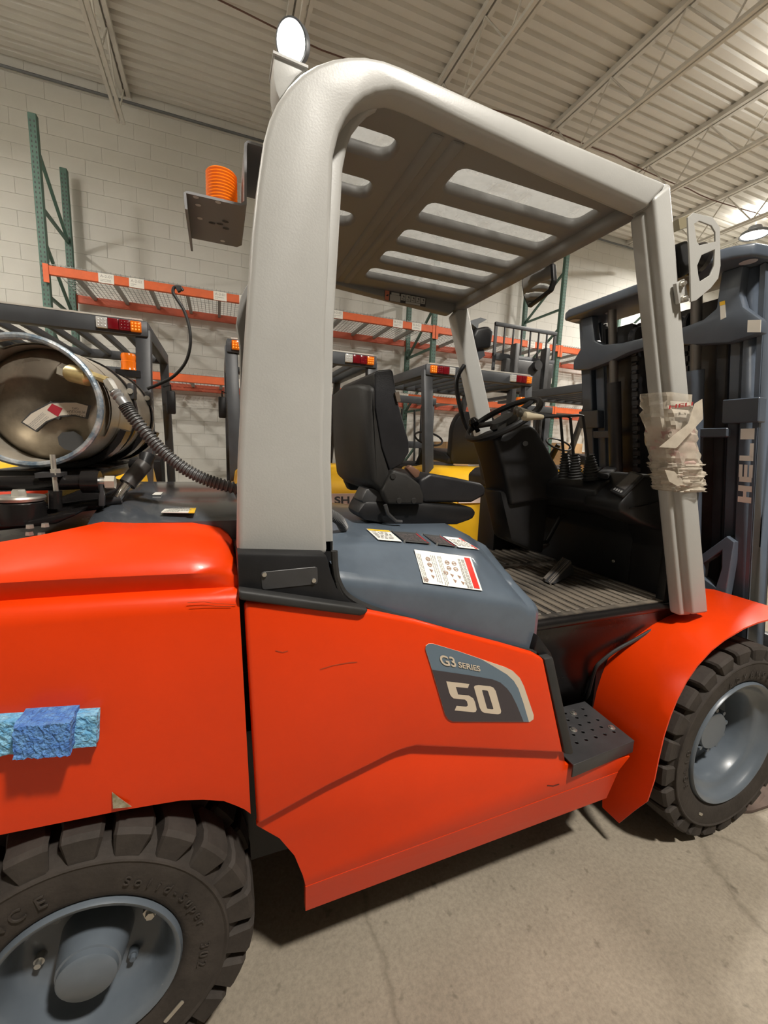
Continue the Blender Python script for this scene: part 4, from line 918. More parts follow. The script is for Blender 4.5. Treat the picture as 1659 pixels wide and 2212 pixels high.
c = P(*cq(1125, 520), Y=1.02); MB().lathe([(0.0, -0.012), (0.045, 0.0), (0.05, 0.02), (0.035, 0.05), (0, 0.055)], c, (-0.75, 0.1, 0.1), 20).build('front_lamp', M_GLOSSBLK, FL)
MB().bar(P(*cq(940, 245), Y=0.98), P(*cq(1022, 215), Y=0.98), 0.02, 0.03).build('lamp_arm', mat('olive bracket', (0.22, 0.19, 0.12), 0.5), FL)
# far pillar lamp
MB().prism(PY([(1022, 725), (1030, 708), (1056, 703), (1068, 712), (1062, 752), (1028, 756)], 2.10), (0, 0.11, 0)).build('front_lamp', M_BLACK, FL, bevel=0.018, seg=3)
MB().prism(PY([(1012, 694), (1038, 686), (1052, 690), (1034, 700), (1032, 710)], 2.12), (0, 0.06, 0)).build('lamp_bracket', M_SLATE, FL)
MB().prism(PY([(1020, 762), (1044, 752), (1048, 768), (1030, 782)], 2.12), (0, 0.06, 0)).build('lamp_bracket', M_DGREY, FL)
# interior mirror
q = [P(a, b, X=1.285) for a, b in [(1126, 606), (1140, 585), (1185, 563), (1194, 570), (1196, 606), (1188, 628), (1140, 664), (1130, 640)]]
mr_ = MB().prism(q, (0.02, 0, 0)).build('rear_view_mirror', M_BLACK, FL, bevel=0.004)
cc_ = sum(q, V()) / len(q); mb = MB()
gr_ = [V(cc_ + (p - cc_) * 0.9) + V((-0.0035, 0, 0)) for p in q]; mid = [V(cc_ + (p - cc_) * 0.5) + V((-0.008, 0, 0)) for p in q]
for i in range(8):
    k = (i + 1) % 8; mb.poly([gr_[i], gr_[k], mid[k], mid[i]]); mb.poly([mid[i], mid[k], cc_ + V((-0.0095, 0, 0))])
mb.build('mirror_glass', M_MIRROR, mr_, ang=60)
MB().tube([P(1183, 540, X=1.25), P(1178, 556, X=1.27), P(1172, 580, X=1.295)], [0.016, 0.014, 0.01], 10).build('mirror_arm', M_BLACK, mr_)
MB().tube(catmull(PY([(1003, 789), (990, 810), (986, 835), (994, 880), (1004, 915), (1016, 938)], 2.08), 5), 0.012, 10).build('grab_handle', M_BLACK, FL)

# --- mast, tilted back
def T(dx, y, z): return V((2.2 + dx - (z - 1.2) * 0.2, y, z))
def mbox(mb, dx0, dx1, y0, y1, z0, z1):
    mb.loft([[T(dx0, y0, z), T(dx1, y0, z), T(dx1, y1, z), T(dx0, y1, z)] for z in (z0, z1)]); return mb
M_MASTD = mat('greasy dark steel', (0.025, 0.025, 0.028), 0.4, var=0.25, scale=12)
for s in (1, -1):
    Y_ = (lambda y: y) if s > 0 else mir
    def mb_(name, m, parts, parent=FL, bevel=0.004):
        mb = MB()
        for (a, b, c, d, e, f_) in parts: mbox(mb, a, b, Y_(c), Y_(d), e, f_)
        return mb.build(name, m, parent, bevel=bevel, seg=1)
    ral = mb_('mast_rail', M_MAST, [(0.0, 0.018, 1.105, 1.172, 0.10, 2.26), (0.0, 0.15, 1.105, 1.125, 0.10, 2.26), (0.132, 0.15, 1.105, 1.172, 0.10, 2.26)])
    mb_('inner_rail', M_MAST, [(0.03, 0.048, 1.182, 1.235, 0.14, 2.24), (0.03, 0.16, 1.182, 1.20, 0.14, 2.24)])
    mb_('inner_rail', M_MASTD, [(0.045, 0.06, 1.245, 1.30, 0.16, 2.2), (0.045, 0.17, 1.245, 1.262, 0.16, 2.2)])
    mb_('chain_guard', M_MASTD, [(0.06, 0.12, 1.30, 1.40, 0.3, 2.2), (0.09, 0.11, 1.40, 1.50, 0.3, 2.2)])
    c_ = MB().tube([T(-0.02, Y_(1.345), 0.25), T(-0.02, Y_(1.345), 1.9)], 0.035, 20).build('lift_cylinder', M_MASTD if s < 0 else M_MAST, FL)
    MB().tube([T(-0.02, Y_(1.345), 1.9), T(-0.02, Y_(1.345), 2.27)], 0.022, 16).build('cylinder_rod', mat('dull rod', (0.16, 0.15, 0.14), 0.35, metal=0.6), c_)
    ch = MB()
    for k in range(26):
        z = 1.0 + k * 0.045; ch.lathe([(0.008, -0.014), (0.011, -0.010), (0.011, 0.010), (0.008, 0.014)], T(0.035, Y_(1.43), z), (0, 1, 0), 8); mbox(ch, 0.03, 0.045, Y_(1.412), Y_(1.448), z + 0.01, z + 0.034)
    ch.build('lift_chain', M_MASTD, FL)
    MB().lathe([(0.0, -0.02), (0.05, -0.02), (0.055, -0.014), (0.045, 0), (0.055, 0.014), (0.05, 0.02), (0.0, 0.02)], T(0.06, Y_(1.43), 2.12), (0, 1, 0), 24).build('chain_pulley', M_MASTD, FL)
    # flared upper tie plate
    pts = [(1.235, 2.262), (1.155, 2.262), (1.165, 2.16), (1.150, 2.11), (1.09, 2.05), (1.085, 2.00), (1.20, 1.985), (1.34, 2.005), (1.45, 2.03), (1.56, 2.04), (1.56, 2.085), (1.42, 2.085), (1.30, 2.10), (1.25, 2.13)]
    MB().prism([T(-0.045, Y_(y), z) for y, z in pts], (0.05, 0, 0)).build('tie_plate', M_MAST, FL, bevel=0.008, seg=2)
    # clamp and tilt bracket
    mb_('rail_clamp', M_MAST, [(-0.02, 0.03, 1.09, 1.23, 1.66, 1.76), (-0.03, 0.0, 1.20, 1.32, 1.60, 1.64)])
    tb = plate('tilt_bracket', [(Y_ and p[0], p[1]) for p in [(-1.30, 0.90), (-1.30, 1.02), (-1.19, 1.15), (-1.155, 1.13), (-1.155, 0.86), (-1.20, 0.80)]] if s > 0 else [(-mir(-p[0]), p[1]) for p in [(-1.30, 0.90), (-1.30, 1.02), (-1.19, 1.15), (-1.155, 1.13), (-1.155, 0.86), (-1.20, 0.80)]],
               [[(q_[0] if s > 0 else -mir(-q_[0]), q_[1]) for q_ in [(-1.27, 0.93), (-1.27, 1.0), (-1.20, 1.08), (-1.19, 1.0), (-1.20, 0.90)]]], 0.05, frame((2.235, 0, 0), (0, -1, 0), (0, 0, 1)), M_MAST, FL, 0.004)
tp = [(-0.14, 1.14), (-0.17, 1.22), (-0.17, 1.45), (-0.125, 1.53), (-0.125, 1.62), (-0.125, 1.98), (-0.10, 2.03), (0.0, 2.045), (0.12, 2.03), (0.15, 1.98), (0.15, 1.14), (0.12, 1.09), (0.0, 1.075), (-0.10, 1.09)]
top = MB().prism([T(dx, y, 2.262) for dx, y in tp], (0, 0, 0.048)).build('mast_top_beam', M_MAST, FL, bevel=0.012, seg=3)
mb = MB()
for dx, y in ((-0.06, 1.13), (-0.06, 1.99), (0.0, 1.80)):
    mb.poly([T(dx + 0.025 * math.cos(t), y + 0.03 * math.sin(t), 2.2605) for t in [k * math.pi / 8 for k in range(16)]])
mb.build('beam_hole', mat('lilac grey light hole', (0.45, 0.45, 0.5), 0.5), top, smooth=False)
MB().prism([T(-0.02, y, z) for y, z in [(1.12, 0.30), (2.0, 0.30), (2.0, 0.42), (1.12, 0.42)]], (0.03, 0, 0)).build('lower_cross_beam', M_MAST, FL)
for dz, nm in ((0.10, 'carriage_bar'), (0.55, 'carriage_bar')): MB().box((2.52, 1.0, dz), (2.57, 2.12, dz + 0.1)).build(nm, M_DKMETAL, FL, bevel=0.004)
for yy in (1.2, 1.8): MB().prism([V((2.57, yy, 0.65)), V((2.61, yy, 0.65)), V((2.61, yy, 0.09)), V((3.6, yy, 0.06)), V((3.6, yy, 0.05)), V((2.57, yy, 0.05))], (0, 0.12, 0)).build('fork', M_DKMETAL, FL)
MB().box((2.35, 1.15, 0.2), (2.52, 1.97, 0.6)).build('carriage', M_DKMETAL, FL)
# HELI lettering up the rail (block capitals, letter tops point to the far side)
def heli(s0, z0, z1):
    pieces = {'H': [(0, 0, .34, 1), (.66, 0, 1, 1), (.34, .38, .66, .62)], 'E': [(0, .05, .3, .95), (.26, .0, 1, .26), (.26, .38, 1, .62), (.26, .74, 1, 1)], 'L': [(0, 0, .3, 1), (.2, 0, 1, .28)], 'I': [(0, 0, .6, 1)]}
    mb = MB(); h = (z1 - z0) / 4.0; z = z0
    for chh, w_ in (('H', 1.05), ('E', 1.05), ('L', 1.05), ('I', 0.6)):
        for (u0, v0, u1, v1) in pieces[chh]:
            za, zb = z + u0 * h * 0.86, z + u1 * h * 0.86; ya, yb = 1.112 + v0 * 0.052, 1.112 + v1 * 0.052
            mb.poly([T(-0.0012, ya, za), T(-0.0012, yb, za), T(-0.0012, yb, zb), T(-0.0012, ya, zb)])
        z += h * w_
    return mb.build('lettering', M_WHITEP, FL, smooth=False)
heli('HELI', 1.315, 1.665)
st = MB().prism([T(-0.047, y, z) for y, z in [(1.235, 2.15), (1.215, 2.15), (1.21, 2.085), (1.23, 2.08)]], (0.002, 0, 0)).build('warning_sticker', M_WHITE, FL, smooth=False)
lb2 = MB().prism([T(-0.048, y, z) for y, z in [(1.085, 2.045), (1.13, 2.055), (1.13, 2.01), (1.085, 2.0)]], (0.002, 0, 0)).build('load_label', M_WHITE, FL, smooth=False)
MB().prism([T(-0.0485, y, z) for y, z in [(1.235, 2.15), (1.215, 2.15), (1.214, 2.135), (1.234, 2.135)]], (0.001, 0, 0)).build('yellow_band', M_YEL, st, smooth=False)
# ------------------------------------------------------------------ propane cylinder lying across the counterweight
TA = V((0.05, 1.0, 0.01)).normalized(); TC = V((-0.414, 1.25, 1.574)); TR = 0.149
TU = V((1, 0, 0)); TU = (TU - TA * TU.dot(TA)).normalized(); TW = TA.cross(TU)      # TW points down/up
if TW.z < 0: TW = -TW
def tp_(r, t, h): return TC + TA * h + (TU * math.cos(t) + TW * math.sin(t)) * r
TK = thing('propane_cylinder', 'tarnished propane cylinder lying strapped across the orange forklift', 'gas cylinder', (TC.x, 1.6, 1.42))
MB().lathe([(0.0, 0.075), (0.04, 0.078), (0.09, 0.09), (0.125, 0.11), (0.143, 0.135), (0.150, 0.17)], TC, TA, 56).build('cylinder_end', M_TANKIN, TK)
MB().lathe([(0.150, 0.17), (0.153, 0.2), (0.153, 0.62), (0.150, 0.66), (0.135, 0.71), (0.10, 0.745), (0.05, 0.76), (0.0, 0.762)], TC, TA, 56).build('cylinder_body', M_TANK, TK)
# collar with a hand slot cut out
mb = MB(); n_ = 72; hs = [0.0, 0.03, 0.085, 0.125, 0.16]
slot = lambda k: 66 <= k or k < 5 or 14 <= k < 24
for ro in (TR, TR - 0.005):
    for k in range(n_):
        t0, t1 = 2 * math.pi * k / n_, 2 * math.pi * (k + 1) / n_
        for b in range(4):
            if b in (1,) and slot(k): continue
            mb.poly([tp_(ro, t0, hs[b]), tp_(ro, t1, hs[b]), tp_(ro, t1, hs[b + 1]), tp_(ro, t0, hs[b + 1])])
mb.build('collar', M_TANK, TK)
MB().tube([tp_(TR - 0.002, 2 * math.pi * k / 64, -0.003) for k in range(64)], 0.0075, 8, closed=True).build('collar_rim', M_RING, TK)
# label, valve, gauge inside the collar
def on_end(px, py, h): 
    d = ray(px, py); return CAM + d * ((TC + TA * h - CAM).dot(TA) / d.dot(TA))
crop = lambda a, b: (a * 330 / 1659, 640 + b * 420 / 2111)
def endpoly(pts, h): return [on_end(*crop(*p), h) for p in pts]
lb = MB().prism(endpoly([(225, 1370), (330, 1260), (540, 1150), (545, 1135), (570, 1150), (760, 1140), (975, 1180), (940, 1330), (800, 1300), (655, 1310), (640, 1340), (600, 1325), (500, 1370), (390, 1472)], 0.062), TA * 0.012).build('tank_label', M_INK, TK, smooth=False)
mb = MB(); mb.poly(endpoly([(245, 1365), (340, 1275), (545, 1165), (700, 1155), (830, 1155), (955, 1190), (925, 1315), (800, 1285), (655, 1295), (500, 1355), (385, 1452)], 0.0615)); mb.build('label_field', mat('aged label paper', (0.55, 0.5, 0.42), 0.5), lb, smooth=False)
mb = MB(); mb.poly(endpoly([(565, 1165), (680, 1220), (630, 1308), (512, 1235)], 0.061)); mb.build('hazard_diamond', mat('faded red print', (0.35, 0.02, 0.035), 0.5), lb, smooth=False)
for s_, p0, p1, ht in (('LIQUEFIED', (915, 1285), (730, 1270), 28), ('PETROLEUM', (920, 1245), (725, 1235), 28), ('GAS', (850, 1210), (780, 1205), 24)):
    a, b = endpoly([p0], 0.061)[0], endpoly([p1], 0.061)[0]; up = endpoly([(p0[0] + 4, p0[1] + ht)], 0.061)[0] - a
    text(s_, a, b - a, up, (b - a).length, up.length, M_INK, lb, depth=-0.0004 if (b - a).cross(up).dot(TA) < 0 else 0.0004)
for k, (p0, p1) in enumerate([((300, 1395), (480, 1235)), ((340, 1410), (520, 1260))]):
    a, b = endpoly([p0], 0.061)[0], endpoly([p1], 0.061)[0]; up = endpoly([(p0[0] + 26, p0[1] + 30)], 0.061)[0] - a
    lines(frame(a, b - a, up), (b - a).length, up.length * 1.3, 3, M_INKG, lb, seed=k + 8)
mb = MB(); mb.poly(endpoly([(625, 1530), (670, 1480), (800, 1465), (890, 1520), (920, 1590), (830, 1690), (700, 1660), (640, 1610)], 0.0745)); mb.build('grease_mark', M_INK, lb, smooth=False)
a = on_end(*crop(665, 800), 0.04); b = on_end(*crop(745, 830), 0.035); c_ = on_end(*crop(1000, 890), 0.01)
MB().tube([a, b], 0.017, 6).build('valve_nut', M_ZINC, TK)
MB().tube([b, b + (c_ - b) * 0.1, b + (c_ - b) * 0.85, c_], [0.018, 0.021, 0.021, 0.012], 16).build('coupling', M_BRASS, TK)
MB().lathe([(0, 0.03), (0.025, 0.03), (0.028, 0.05), (0.03, 0.09)], on_end(*crop(340, 770), 0.09) - TA * 0.02, TA, 20).build('relief_valve', M_TANKIN, TK)
MB().lathe([(0, 0.02), (0.018, 0.02), (0.034, 0.035), (0.034, 0.06), (0.04, 0.065), (0.04, 0.09)], on_end(*crop(90, 1030), 0.09) - TA * 0.02, TA, 24).build('fuel_gauge', M_TANKIN, TK)
MB().lathe([(0, 0.02), (0.012, 0.02), (0.024, 0.04), (0.03, 0.09)], on_end(*crop(490, 880), 0.09) - TA * 0.02, TA, 16).build('shutoff_valve', M_TANKIN, TK)
# straps (belong to the forklift's cradle)
for h in (0.33, 0.58):
    st = MB().lathe([(TR + 0.005, h - 0.012), (TR + 0.010, h - 0.012), (TR + 0.010, h + 0.012), (TR + 0.005, h + 0.012)], TC, TA, 56, closed=True).build('tank_strap', M_GLOSSBLK, FL)
    c_ = tp_(TR + 0.012, 0.42, h); MB().cbox(c_, (0.02, 0.05, 0.05)).build('strap_latch', M_DKMETAL, st, bevel=0.006)
    MB().tube([c_ + TA * -0.03, c_ + TA * 0.03], 0.009, 10).build('latch_pin', M_ZINC, st)
# cradle below the cylinder
for h in (0.20, 0.46, 0.66):
    mb = MB(); rr = []
    for k in range(13):
        t = math.radians(200 + 140 * k / 12); rr.append([tp_(TR + 0.006, t, h - 0.03), tp_(TR + 0.022, t, h - 0.03), tp_(TR + 0.022, t, h + 0.03), tp_(TR + 0.006, t, h + 0.03)])
    mb.loft(rr).build('tank_saddle', M_GLOSSBLK, FL)
MB().box((-0.52, 1.30, 1.375), (-0.30, 2.0, 1.41)).build('cradle_beam', M_GLOSSBLK, FL, bevel=0.006)
MB().tube([P(-30, 1046, Y=1.22), P(100, 1043, Y=1.22), P(180, 1041, Y=1.22)], 0.018, 16).build('cradle_tube', M_GLOSSBLK, FL)
MB().tube([P(178, 1041, Y=1.22), P(217, 1041, Y=1.22)], 0.027, 20).build('cradle_bush', M_GLOSSBLK, FL)
b_ = MB().tube([P(217, 1041, Y=1.22), P(230, 1041, Y=1.22)], 0.011, 12).build('pivot_bolt', M_ZINC, FL)
MB().tube([P(228, 1042, Y=1.22), P(249, 1042, Y=1.22)], 0.017, 6).build('bolt_head', mat('plated bolt', (0.55, 0.52, 0.44), 0.45, metal=0.4), b_)
MB().prism(PY([(213, 1040), (222, 1036), (226, 1075), (226, 1094), (212, 1094)], 1.21), (0, 0.012, 0)).build('pivot_arm', M_DKMETAL, FL, bevel=0.003)
MB().prism(PY([(-20, 1100), (80, 1098), (215, 1080), (226, 1088), (226, 1100), (130, 1112), (100, 1118), (-20, 1122)], 1.24), (0, 0.45, 0)).build('swing_plate', M_GLOSSBLK, FL, bevel=0.006)
MB().prism(PY([(100, 1085), (180, 1055), (226, 1068), (215, 1096), (120, 1110)], 1.30), (0, 0.35, 0)).build('swing_plate', M_GLOSSBLK, FL, bevel=0.006)
MB().tube([P(312, 1002, Y=1.30), P(275, 1046, Y=1.27)], 0.021, 18).build('gas_strut', mat('worn strut', (0.05, 0.045, 0.042), 0.35, var=0.3, scale=20), FL)
MB().tube([P(275, 1046, Y=1.27), P(252, 1076, Y=1.25)], 0.012, 14).build('strut_rod', M_CHROME, FL)
MB().tube([P(262, 1077, Y=1.25), P(215, 1084, Y=1.25)], 0.012, 12).build('strut_eye', M_DKMETAL, FL)
MB().tube([P(318, 985, Y=1.32), P(312, 1006, Y=1.30), P(290, 1002, Y=1.32)], 0.02, 14).build('strut_clevis', M_BLACK, FL)
c_ = P(47, 1128, Y=1.16)
mt = MB().lathe([(0, 0.052), (0.040, 0.052), (0.046, 0.045), (0.046, 0.0), (0.05, 0.0)], c_, (0, 0, 1), 28).build('pivot_mount', M_GLOSSBLK, FL)
MB().lathe([(0, 0.060), (0.046, 0.060), (0.048, 0.056), (0.046, 0.05)], c_, (0, 0, 1), 28).build('mount_cap', M_ZINC, mt)
MB().lathe([(0, 0.074), (0.012, 0.074), (0.014, 0.070), (0.015, 0.060)], c_, (0, 0, 1), 6).build('mount_nut', M_ZINC, mt)
th = MB().tube([P(113, 982, Y=1.20), P(122, 1070, Y=1.20)], 0.0055, 10).build('threaded_rod', M_ZINC, FL)
MB().tube([P(119, 1013, Y=1.20), P(121, 1026, Y=1.20)], 0.011, 6).build('rod_nut', M_ZINC, th)
MB().prism(PY([(74, 1022), (130, 1022), (130, 1030), (76, 1033)], 1.19), (0, 0.05, 0)).build('rod_plate', M_DKMETAL, th)
MB().tube([P(119, 1060, Y=1.20), P(120, 1098, Y=1.20)], 0.0135, 14).build('rod_bush', M_GLOSSBLK, th)
MB().prism(PY([(72, 1112), (82, 1104), (88, 1110), (88, 1135), (72, 1132)], 1.14), (0, 0.02, 0)).build('mount_lug', M_GLOSSBLK, FL, bevel=0.004)
MB().prism(PY([(-30, 1128), (60, 1126), (130, 1112), (165, 1106), (162, 1114), (120, 1132), (60, 1140), (-30, 1150)], 1.12), (0, 0.1, 0)).build('mount_plate', M_GLOSSBLK, FL, bevel=0.005)
for px in ((65, 1141), (98, 1138), (64, 1156), (90, 1158)): MB().lathe([(0, 0.008), (0.007, 0.008), (0.008, 0)], P(*px, Y=1.1), (0, 0, 1), 6).build('mount_bolt', M_ZINC, FL)
# gas hose: fitting then corrugated sleeve to behind the guard leg
f0 = P(200, 811, Y=1.25); f1 = P(232, 822, Y=1.235); f2 = P(247, 845, Y=1.225); f3 = P(270, 875, Y=1.215)
MB().tube([c_ if False else f0, f1], 0.009, 8).build('hose_fitting', M_BRASS, FL)
MB().tube([f1, f1 + (f2 - f1) * 0.3, f2], [0.011, 0.013, 0.011], 6).build('hose_fitting', M_ZINC, FL)
MB().tube([f2 + (f3 - f2) * k / 8 for k in range(9)], [0.010, 0.014, 0.011, 0.014, 0.011, 0.013, 0.012, 0.012, 0.012], 14).build('hose_ferrule', mat('grey ferrule', (0.25, 0.25, 0.25), 0.4, metal=0.4), FL)
hp = catmull([f3, P(287, 900, Y=1.21), P(320, 941, Y=1.20), P(355, 978, Y=1.19), P(395, 1010, Y=1.18), P(440, 1034, Y=1.17), P(490, 1050, Y=1.16), P(560, 1068, Y=1.16), P(640, 1085, Y=1.17), P(690, 1098, Y=1.19), P(715, 1112, Y=1.2), P(733, 1124, Y=1.22), P(742, 1140, Y=1.25)], 26)
MB().tube(hp, [0.0165 if (i // 2) % 2 == 0 else 0.0125 for i in range(len(hp))], 12).build('gas_hose', mat('grey black hose', (0.085, 0.085, 0.085), 0.45), FL)
# loose cable sticking up from the cradle
tag(MB().tube(catmull(PY([(395, 628), (388, 620), (376, 621), (374, 632), (382, 646), (398, 672), (409, 708), (411, 745), (401, 782), (376, 812), (345, 829), (318, 840)], 1.74), 5), 0.0055, 8).build('cable', M_RUBD), 'thin black cable curling up beside the propane cylinder', 'cable')
MB().prism(PY([(378, 618), (391, 617), (390, 627), (384, 629)], 1.73), (0, 0.02, 0)).build('cable_end', M_RUBD, bpy.data.objects['cable'])

# ------------------------------------------------------------------ blue foam bumper taped to the counterweight
def rough_block(px4, y0, y1, m, name, parent, seed):
    rg = random.Random(seed); q = PY(px4, y0); bm = bmesh.new(); nu, nv, nd = 26, 9, 4
    f = lambda u, v, w_: (q[0] * (1 - u) * (1 - v) + q[1] * u * (1 - v) + q[2] * u * v + q[3] * (1 - u) * v) + V((0, (y1 - y0) * w_, 0))
    g = {}
    for i in range(nu + 1):
        for j in range(nv + 1):
            for k in range(nd + 1):
                if i in (0, nu) or j in (0, nv) or k in (0, nd):
                    p = f(i / nu, j / nv, k / nd); jit = 0.0016 if k < nd else 0
                    g[i, j, k] = bm.verts.new(p + V((rg.uniform(-1, 1) * jit, rg.uniform(-1, 1) * jit, rg.uniform(-1, 1) * jit)))
    def quad(a, b, c, d):
        bm.faces.new((g[a], g[b], g[c], g[d]))
    for i in range(nu):
        for j in range(nv):
            for k in (0, nd): quad((i, j, k), (i + 1, j, k), (i + 1, j + 1, k), (i, j + 1, k))
    for i in range(nu):
        for k in range(nd):
            for j in (0, nv): quad((i, j, k), (i + 1, j, k), (i + 1, j, k + 1), (i, j, k + 1))
    for j in range(nv):
        for k in range(nd):
            for i in (0, nu): quad((i, j, k), (i, j + 1, k), (i, j + 1, k + 1), (i, j, k + 1))
    mb = MB(); mb.bm.free(); mb.bm = bm; return mb.build(name, m, parent, smooth=False, weld=False)
FO = thing('foam_bumper', 'strip of blue foam with a torn end stuck on the orange counterweight', 'foam', P(100, 1640, Y=0.90))
rough_block([(-90, 1566), (209, 1546), (207, 1611), (-90, 1643)], 0.877, 0.9045, M_FOAML, 'foam_strip', FO, 1)
rough_block([(26, 1572), (152, 1562), (150, 1634), (28, 1641)], 0.847, 0.9045, M_FOAM, 'foam_block', FO, 2)

# ------------------------------------------------------------------ plastic film wound round the near pillar
WR = thing('plastic_wrap', 'crinkled clear plastic film and pink paper wound round the grey front pillar', 'wrap', P(1497, 1058, Y=1.0))
def wrap_tube(y0px, y1px, r, jit, seed, m, name, ofs=0.0):
    rg = random.Random(seed); rings = []
    for i in range(25):
        f_ = i / 24; c = P(1441 + 30 * (y0px + (y1px - y0px) * f_ - 853) / 205, y0px + (y1px - y0px) * f_, Y=1.005)
        ring = []
        for k in range(22):
            t = 2 * math.pi * k / 22; j = rg.uniform(-jit, jit) + jit * math.sin(5 * t + f_ * 16) * 0.7
            cs, sn_ = math.cos(t), math.sin(t); sq = lambda v: math.copysign(abs(v) ** 0.55, v)
            ring.append(c + V((sq(cs) * (r * 1.25 + j) - 0.002, sq(sn_) * (r * 0.85 + j) + 0.006, 0)))
        rings.append(ring)
    return MB().loft(rings, cap=False).build(name, m, WR, ang=22)
M_PINK = mat('pink paper', (0.36, 0.20, 0.18), 0.45, col2=(0.42, 0.36, 0.30), scale=18, bump=0.6, bscale=26, thr=(0.4, 0.6))
wrap_tube(925, 1050, 0.058, 0.004, 3, M_PINK, 'wrap_paper'); wrap_tube(853, 1058, 0.062, 0.006, 4, M_FILM, 'wrap_film'); wrap_tube(1000, 1060, 0.066, 0.008, 5, M_FILM, 'wrap_film')
fl_ = PY([(1500, 872), (1515, 862), (1513, 905), (1470, 965), (1452, 968), (1424, 966), (1450, 950), (1480, 915)], 0.935); mb = MB(); rg = random.Random(9)
mb.prism([p + V((0, rg.uniform(-0.012, 0.012), 0)) for p in fl_], (0, 0.001, 0)); mb.build('film_flap', M_FILM, WR)
mb = MB(); mb.prism([p + V((0, rg.uniform(-0.01, 0.01), 0)) for p in PY([(1437, 1015), (1458, 1018), (1480, 1048), (1462, 1050), (1448, 1040)], 0.96)], (0, 0.001, 0)); mb.build('film_flap', M_FILM, WR)
o_ = P(1444, 884, Y=0.936); r_ = P(1496, 876, Y=0.936); text('HELI', o_, r_ - o_, (0, 0, 1), (r_ - o_).length, 0.012, mat('maroon print', (0.30, 0.03, 0.03), 0.5), WR, bold=0.02)
